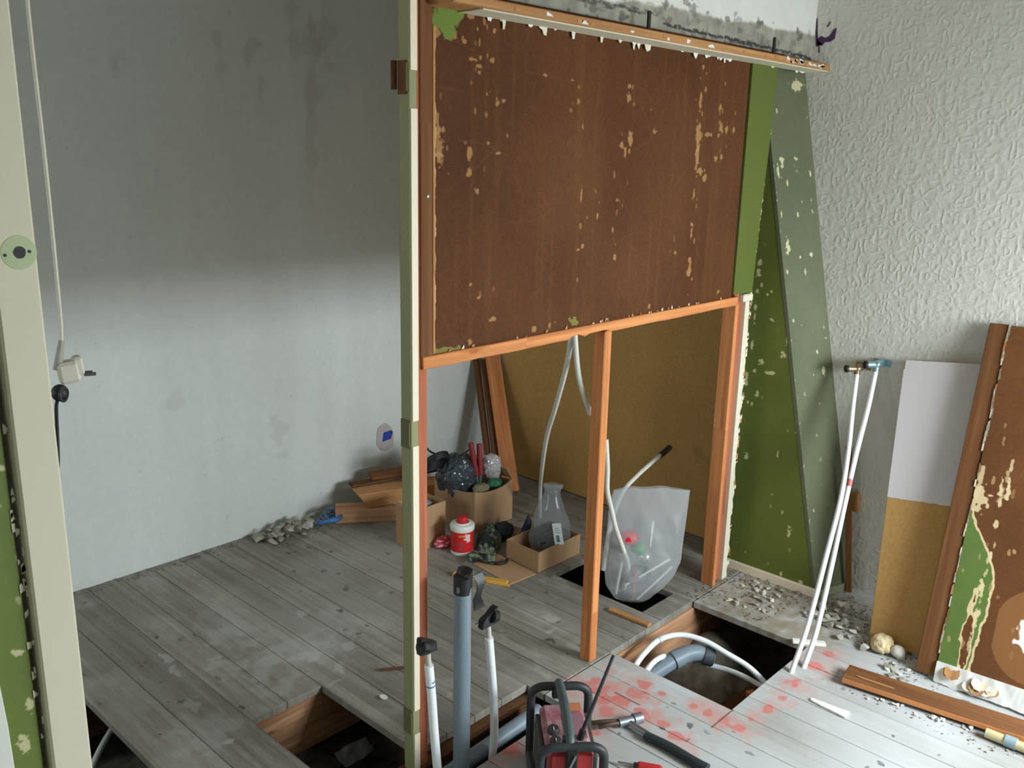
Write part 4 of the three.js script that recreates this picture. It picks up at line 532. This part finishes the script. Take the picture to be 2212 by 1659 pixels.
// cloth, straps and small things before the boxes
{ const T = new Tex(128, 128, 0, 0, 1, 1).fill((x, y) => { const n = fbm(x * 9, y * 9, 3); return n > 0.56 ? [126, 136, 112] : n > 0.46 ? [84, 98, 84] : [48, 60, 54]; });
  const cg = warp(new THREE.PlaneGeometry(0.28, 0.12, 60, 30).rotateX(-Math.PI / 2), (q) => { const t = (q.x + 0.15) / 0.3; q.y = 0.014 + 0.055 * Math.abs(n3(q, 16)) + 0.04 * sstep(0.3, 0.9, t) * (1 - (q.z / 0.06) ** 2); q.z *= 0.75 + 0.4 * Math.abs(t - 0.5); }); cg.rotateY(0.62).translate(2.45, 0, -2.405);
  single('camouflage_cloth', uvTri(cg, 2, [0.18, 0.18]), mat(0xffffff, 0.85, { map: T.make(), side: THREE.DoubleSide }), 'crumpled green camouflage cloth in front of the red canister', 'cloth');
  single('dark_glove', lump(0.045, 1.1, 0.7, 0.9, 24, 0.4).translate(2.60, 0.034, -2.455), mat(0x2b3038, 0.8), 'dark crumpled work glove behind the camouflage cloth', 'glove');
  single('blue_pouch', warp(new THREE.ConeGeometry(0.05, 0.1, 14, 8), (q) => { q.x *= 1 + 0.3 * n3(q, 20); q.z *= 0.6; }).translate(2.70, 0.05, -2.40), mat(0x262b44, 0.7), 'dark blue pointed pouch left of the clear bag in the tray', 'pouch');
  single('white_strap', warp(new THREE.BoxGeometry(0.16, 0.022, 0.004, 30, 2, 1), (q) => { q.z += 0.6 * q.x * q.x; q.y += 0.6 * q.x * q.x; }).rotateY(0.75).translate(2.62, 0.014, -2.365), mat(0xb9b5a8, 0.7), 'greyish white strap curved below the dark blue pouch', 'strap');
  single('black_hook', tube([[2.375, 0.014, -2.30], [2.39, 0.014, -2.275], [2.415, 0.014, -2.265], [2.44, 0.014, -2.275]], 0.007, 20, 8), M.black, 'short curved black hose piece on the flat cardboard', 'hose piece'); }
{ const g = thing('blue_cable_coil', 'small coil of blue cable on the floor between rubble and timber stack', 'coil', [2.15, 0, -3.085]);
  for (let i = 0; i < 4; i++) part('loop', new THREE.TorusGeometry(0.052 - i * 0.005, 0.0065, 8, 30).rotateX(Math.PI / 2 + 0.3 * (i - 1.5)).translate(0.006 * i, 0.02 + i * 0.009, 0.004 * i), mat(i < 2 ? 0x3f78b8 : 0x54677c, 0.5), g); }
// clear bags
function rings(rows, N, fn) {                            // rows of closed rings -> surface
  const p = [], R = rows.map((r, j) => Array.from({ length: N }, (_, i) => fn(r, i / N * Math.PI * 2, j / (rows.length - 1))));
  for (let j = 0; j + 1 < R.length; j++) for (let i = 0; i < N; i++) { const k = (i + 1) % N; p.push(...R[j][i], ...R[j][k], ...R[j + 1][k], ...R[j][i], ...R[j + 1][k], ...R[j + 1][i]); }
  const idx = new THREE.BufferGeometry(); idx.setAttribute('position', new THREE.Float32BufferAttribute(p, 3)); return idx;
}
import { mergeVertices } from 'three/addons/utils/BufferGeometryUtils.js';
const smooth = (g) => { g.deleteAttribute('uv'); g.deleteAttribute('normal'); const m = mergeVertices(g, 1e-5); m.computeVertexNormals(); return m; };
const interp = (T, t) => { const k = clamp(t) * (T.length - 1), i = Math.min(T.length - 2, Math.floor(k)), f = k - i; return T[i].map((v, n) => v + (T[i + 1][n] - v) * f); };
const RT = V(0.681, 0, 0.732), OUT = V(-0.732, 0, 0.681);
{ // big bag: [height, left, right, half depth]
  const prof = [[-0.02, -0.045, 0.025, 0.01], [0.0, -0.085, 0.05, 0.04], [0.05, -0.118, 0.095, 0.07], [0.1, -0.124, 0.13, 0.075], [0.157, -0.125, 0.155, 0.07], [0.245, -0.123, 0.16, 0.055], [0.335, -0.121, 0.166, 0.035], [0.40, -0.115, 0.17, 0.02], [0.43, -0.105, 0.172, 0.012]];
  const rows = Array.from({ length: 44 }, (_, j) => interp(prof, j / 43));
  const g = rings(rows, 56, ([b, l, r, d], a, t) => { const cx = (l + r) / 2, hw = (r - l) / 2, x = cx + hw * Math.cos(a), wr = 0.014 * n3(V(x * 1.3, b, Math.sin(a) * 0.2), 15) * (0.3 + d * 8), o = d * Math.sign(Math.sin(a)) * Math.pow(Math.abs(Math.sin(a)), 0.7) + wr; const y = b + (t > 0.85 ? 0.02 * n3(V(x, 0, 3), 10) : 0); return [2.58 + RT.x * x + OUT.x * o, y, -1.74 + RT.z * x + OUT.z * o]; });
  const B = thing('clear_bag', 'large clear plastic bag of fittings standing between the middle and right studs', 'bag', [2.58, -0.02, -1.74]); wpart('film', smooth(g), M.clear, B);
  const at = (x, y, o) => [2.58 + RT.x * x + OUT.x * o, y, -1.74 + RT.z * x + OUT.z * o];
  const ball = (label, name, x, y, o, r, m, sq = 1) => single(name, lump(r, 1, sq, 1, 40, sq === 1 ? 0.0 : 0.15).translate(...at(x, y, o)), m, label, name.split('_').pop());
  ball('red plastic cap inside the clear bag', 'plastic_fitting', -0.044, 0.247, 0.02, 0.032, mat(0xd4232c, 0.4), 0.8); ball('green plastic cap inside the clear bag', 'plastic_fitting', -0.01, 0.208, 0.025, 0.027, mat(0x2f8a48, 0.4), 0.8); ball('silvery round fitting inside the clear bag', 'round_fitting', 0.016, 0.178, 0.035, 0.026, mat(0xd8dcdc, 0.18, { metalness: 0.95 }));
  for (const [a, b, label] of [[[-0.08, 0.02, 0.02], [-0.055, 0.22, 0.01], 'white tube upright at the left inside the clear bag'], [[-0.05, 0.06, 0.03], [0.115, 0.155, 0.0], 'white tube slanting up to the right inside the clear bag'], [[0.0, 0.0, 0.02], [0.12, 0.14, 0.03], 'white tube along the right edge inside the clear bag'], [[-0.02, 0.0, 0.03], [-0.01, 0.13, 0.03], 'brown tube upright in the middle of the clear bag'], [[0.04, 0.2, -0.01], [0.045, 0.3, -0.01], 'short pale tube high in the middle of the clear bag']]) single('bag_tube', bar(at(...a), at(...b), 0.0055, 10), label.startsWith('brown') ? M.redwood : M.conduit, label, 'tube');
  single('dark_fitting', lump(0.045, 1.2, 0.7, 0.8, 22, 0.35).translate(...at(0.0, 0.08, -0.015)), mat(0x59646c, 0.5), 'grey bundle of fittings low inside the clear bag', 'fittings'); }
{ const prof = [[0.01, 0.05, 0.045], [0.03, 0.075, 0.06], [0.075, 0.088, 0.066], [0.135, 0.077, 0.06], [0.205, 0.053, 0.045], [0.255, 0.034, 0.026], [0.275, 0.03, 0.02], [0.29, 0.036, 0.016], [0.306, 0.04, 0.01]];
  const rows = Array.from({ length: 40 }, (_, j) => interp(prof, j / 39)), O = [2.625, 0, -2.217];
  const g = rings(rows, 48, ([b, w, d], a, t) => { const s = 1 + 0.22 * n3(V(Math.cos(a) * 0.08, b * 0.5, Math.sin(a) * 0.08), 16), x = w * Math.cos(a) * s + 0.012 * t, o = d * Math.sin(a) * s; b += t > 0.8 ? 0.012 * n3(V(x, 0, o), 60) : 0; return [O[0] + RT.x * x + OUT.x * o, b, O[2] + RT.z * x + OUT.z * o]; });
  const B = thing('clear_bag', 'knotted clear plastic bag with a white label standing in the cardboard tray', 'bag', [O[0], 0.01, O[2]]); wpart('film', smooth(g), phys(0xe9edf0, 0.2, { transmission: 0.84, thickness: 0 }), B);
  const lt = new Tex(64, 128, 0, 0, 1, 1).fill(() => [226, 232, 234]); lt.area(0.25, 0.6, 0.12, 0.42, () => [96, 106, 112, 0.85]); lt.area(0.2, 0.8, 0.55, 0.57, () => [150, 156, 160, 1]).area(0.2, 0.8, 0.65, 0.67, () => [150, 156, 160, 1]).area(0.2, 0.7, 0.75, 0.77, () => [150, 156, 160, 1]);
  wpart('label', frameGeo(new THREE.PlaneGeometry(0.036, 0.088), [2.585, 0.125, -2.136], [0.68, 0.05, 0.73], [-0.02, 1, -0.22], [-0.73, 0.1, 0.68]), mat(0xffffff, 0.5, { map: lt.make(), side: THREE.DoubleSide }), B);
  single('black_fittings', lump(0.05, 1.15, 1.0, 0.95, 26, 0.55).translate(2.625, 0.075, -2.217), mat(0x23282d, 0.45), 'black plastic fittings at the bottom of the knotted bag', 'fittings'); }

// ---------------------------------------------------------------- rubble
const chunk = Array.from({ length: 6 }, () => new ConvexGeometry(Array.from({ length: 11 }, () => V(rr(-1, 1), rr(-0.7, 0.7), rr(-1, 1)).normalize().multiplyScalar(rr(0.7, 1)))));
function stone(name, x, z, r, m, label, group, y = 0) { const o = part(numbered(name), chunk[Math.floor(rnd() * 6)], m, scene); o.scale.set(r * rr(0.8, 1.3), r * rr(0.6, 0.9), r * rr(0.8, 1.2)); o.rotation.y = rr(0, 6); o.position.set(x, y + o.scale.y * 0.55, z); return tag(o, label, 'rubble', group); }
for (let i = 0; i < 34; i++) { const t = rnd(); stone('rubble_chunk', i < 4 ? 1.85 + i * 0.075 : 1.84 + t * 0.24 + rr(-0.01, 0.01), i < 4 ? -3.15 + (i % 2) * 0.02 : -3.17 + rr(0, 0.1) + t * 0.02, i < 4 ? 0.036 : rr(0.014, 0.028), M.plaster[[1, 3, 3, 0][i % 4]], 'grey plaster chunk in the rubble heap at the foot of the white wall', 'rubble heap by the white wall', i > 16 ? 0.03 : 0); }
for (let i = 0; i < 40; i++) { const t = rnd(); stone('plaster_crumb', 2.78 + t * 0.3, -1.54 + rr(0, 0.2) + t * 0.04, rr(0.006, 0.016), i % 5 ? M.plaster[Math.floor(rr(0, 4))] : M.creamDull, 'crumb of plaster on the boards before the green flue', 'crumbs before the green flue'); }
for (let i = 0; i < 70; i++) { const t = rnd(); stone('plaster_lump', 3.02 - t * 0.2 + rr(-0.12, 0.12), -1.22 + t * 0.42 + rr(-0.04, 0.04), rr(0.008, 0.024), M.plaster[Math.floor(rr(0, 4))], 'lump of grey plaster rubble at the foot of the leaning boards', 'rubble along the right wall'); }
for (let i = 0; i < 24; i++) { const t = rnd(); stone('plaster_bit', 2.565 + t * 0.08 + rr(-0.025, 0.0), -0.86 + t * 0.4, rr(0.004, 0.011), i % 2 ? M.white : M.plaster[2], 'white plaster bit on the boards along the loose plank', 'plaster bits by the loose plank'); }
single('plaster_slab', uvTri(frameGeo(warp(cbox(-0.05, 0.06, 0, 0.012, -0.012, 0.012, 0.003), (q) => { q.z += 0.006 * n3(q, 40); }), [2.72, 0.0, -1.13], [0.55, 0, 0.83], [0, 1, 0], [-0.83, 0, 0.55])), M.white, 'long white plaster sliver on the boards right of the pair of white pipes', 'plaster');
single('plaster_sliver', uvTri(warp(new THREE.BoxGeometry(0.03, 0.005, 0.115, 6, 1, 22).translate(2.417, 0.003, -0.915), (q) => { const t = (q.z + 0.972) / 0.115; q.x = 2.417 + (q.x - 2.417) * (0.25 + 0.9 * Math.sqrt(clamp(t))) + 0.006 * (fbm(q.z * 60, q.x > 2.417 ? 2 : 9, 2) - 0.5); })), M.white, 'flat white plaster sliver on the bright boards left of the loose plank', 'plaster');
single('plaster_ball', lump(0.022, 1, 0.9, 1, 30, 0.2).translate(2.85, 0.024, -0.875), M.plaster[2], 'pale round plaster lump against the tan offcut board', 'plaster');
single('crumpled_paper', lump(0.035, 1.1, 0.8, 1, 30, 0.4).translate(2.855, 0.028, -0.93), mat(0xc9b48c, 0.9), 'crumpled tan paper at the foot of the tan offcut board', 'paper');
{ const n = 1500, im = new THREE.InstancedMesh(chunk[0], M.plaster[1], n); im.name = 'fine_rubble'; im.userData.kind = 'stuff'; tag(im, 'fine grey plaster grit scattered along the walls and under the leaning boards', 'grit'); im.castShadow = im.receiveShadow = true;
  const m = new THREE.Matrix4(), q = new THREE.Quaternion(), col = new THREE.Color();
  for (let i = 0; i < n; i++) { let x, z, r = rr(0.0015, 0.006); const k = rnd();
    if (k < 0.45) { const t = rnd(); x = 3.1 - t * 0.25 + rr(-0.12, 0.12); z = -1.3 + t * 0.55 + rr(-0.08, 0.08); } else if (k < 0.65) { x = rr(2.72, 3.05); z = rr(-1.62, -1.3); } else if (k < 0.8) { x = rr(0.9, 2.3); z = ZB + rr(0.005, 0.05) + 0.03 * rnd() * rnd(); } else if (k < 0.92) { x = rr(2.53, 2.72); z = rr(-0.95, -0.4); r *= 0.8; } else { x = rr(1.83, 2.15); z = rr(-3.2, -3.0); }
    x = Math.min(x, 3.225); m.compose(V(x, r * 0.5, z), q.setFromEuler(new THREE.Euler(0, rr(0, 6), 0)), V(r, r * 0.8, r)); im.setMatrixAt(i, m); const c = rr(0.35, 1); im.setColorAt(i, col.setRGB(c, c * 0.96, c * 0.88)); }
  scene.add(im); }

scene.traverse((o) => { if (o.isMesh) o.castShadow = o.receiveShadow = true; });
renderer.render(scene, camera);
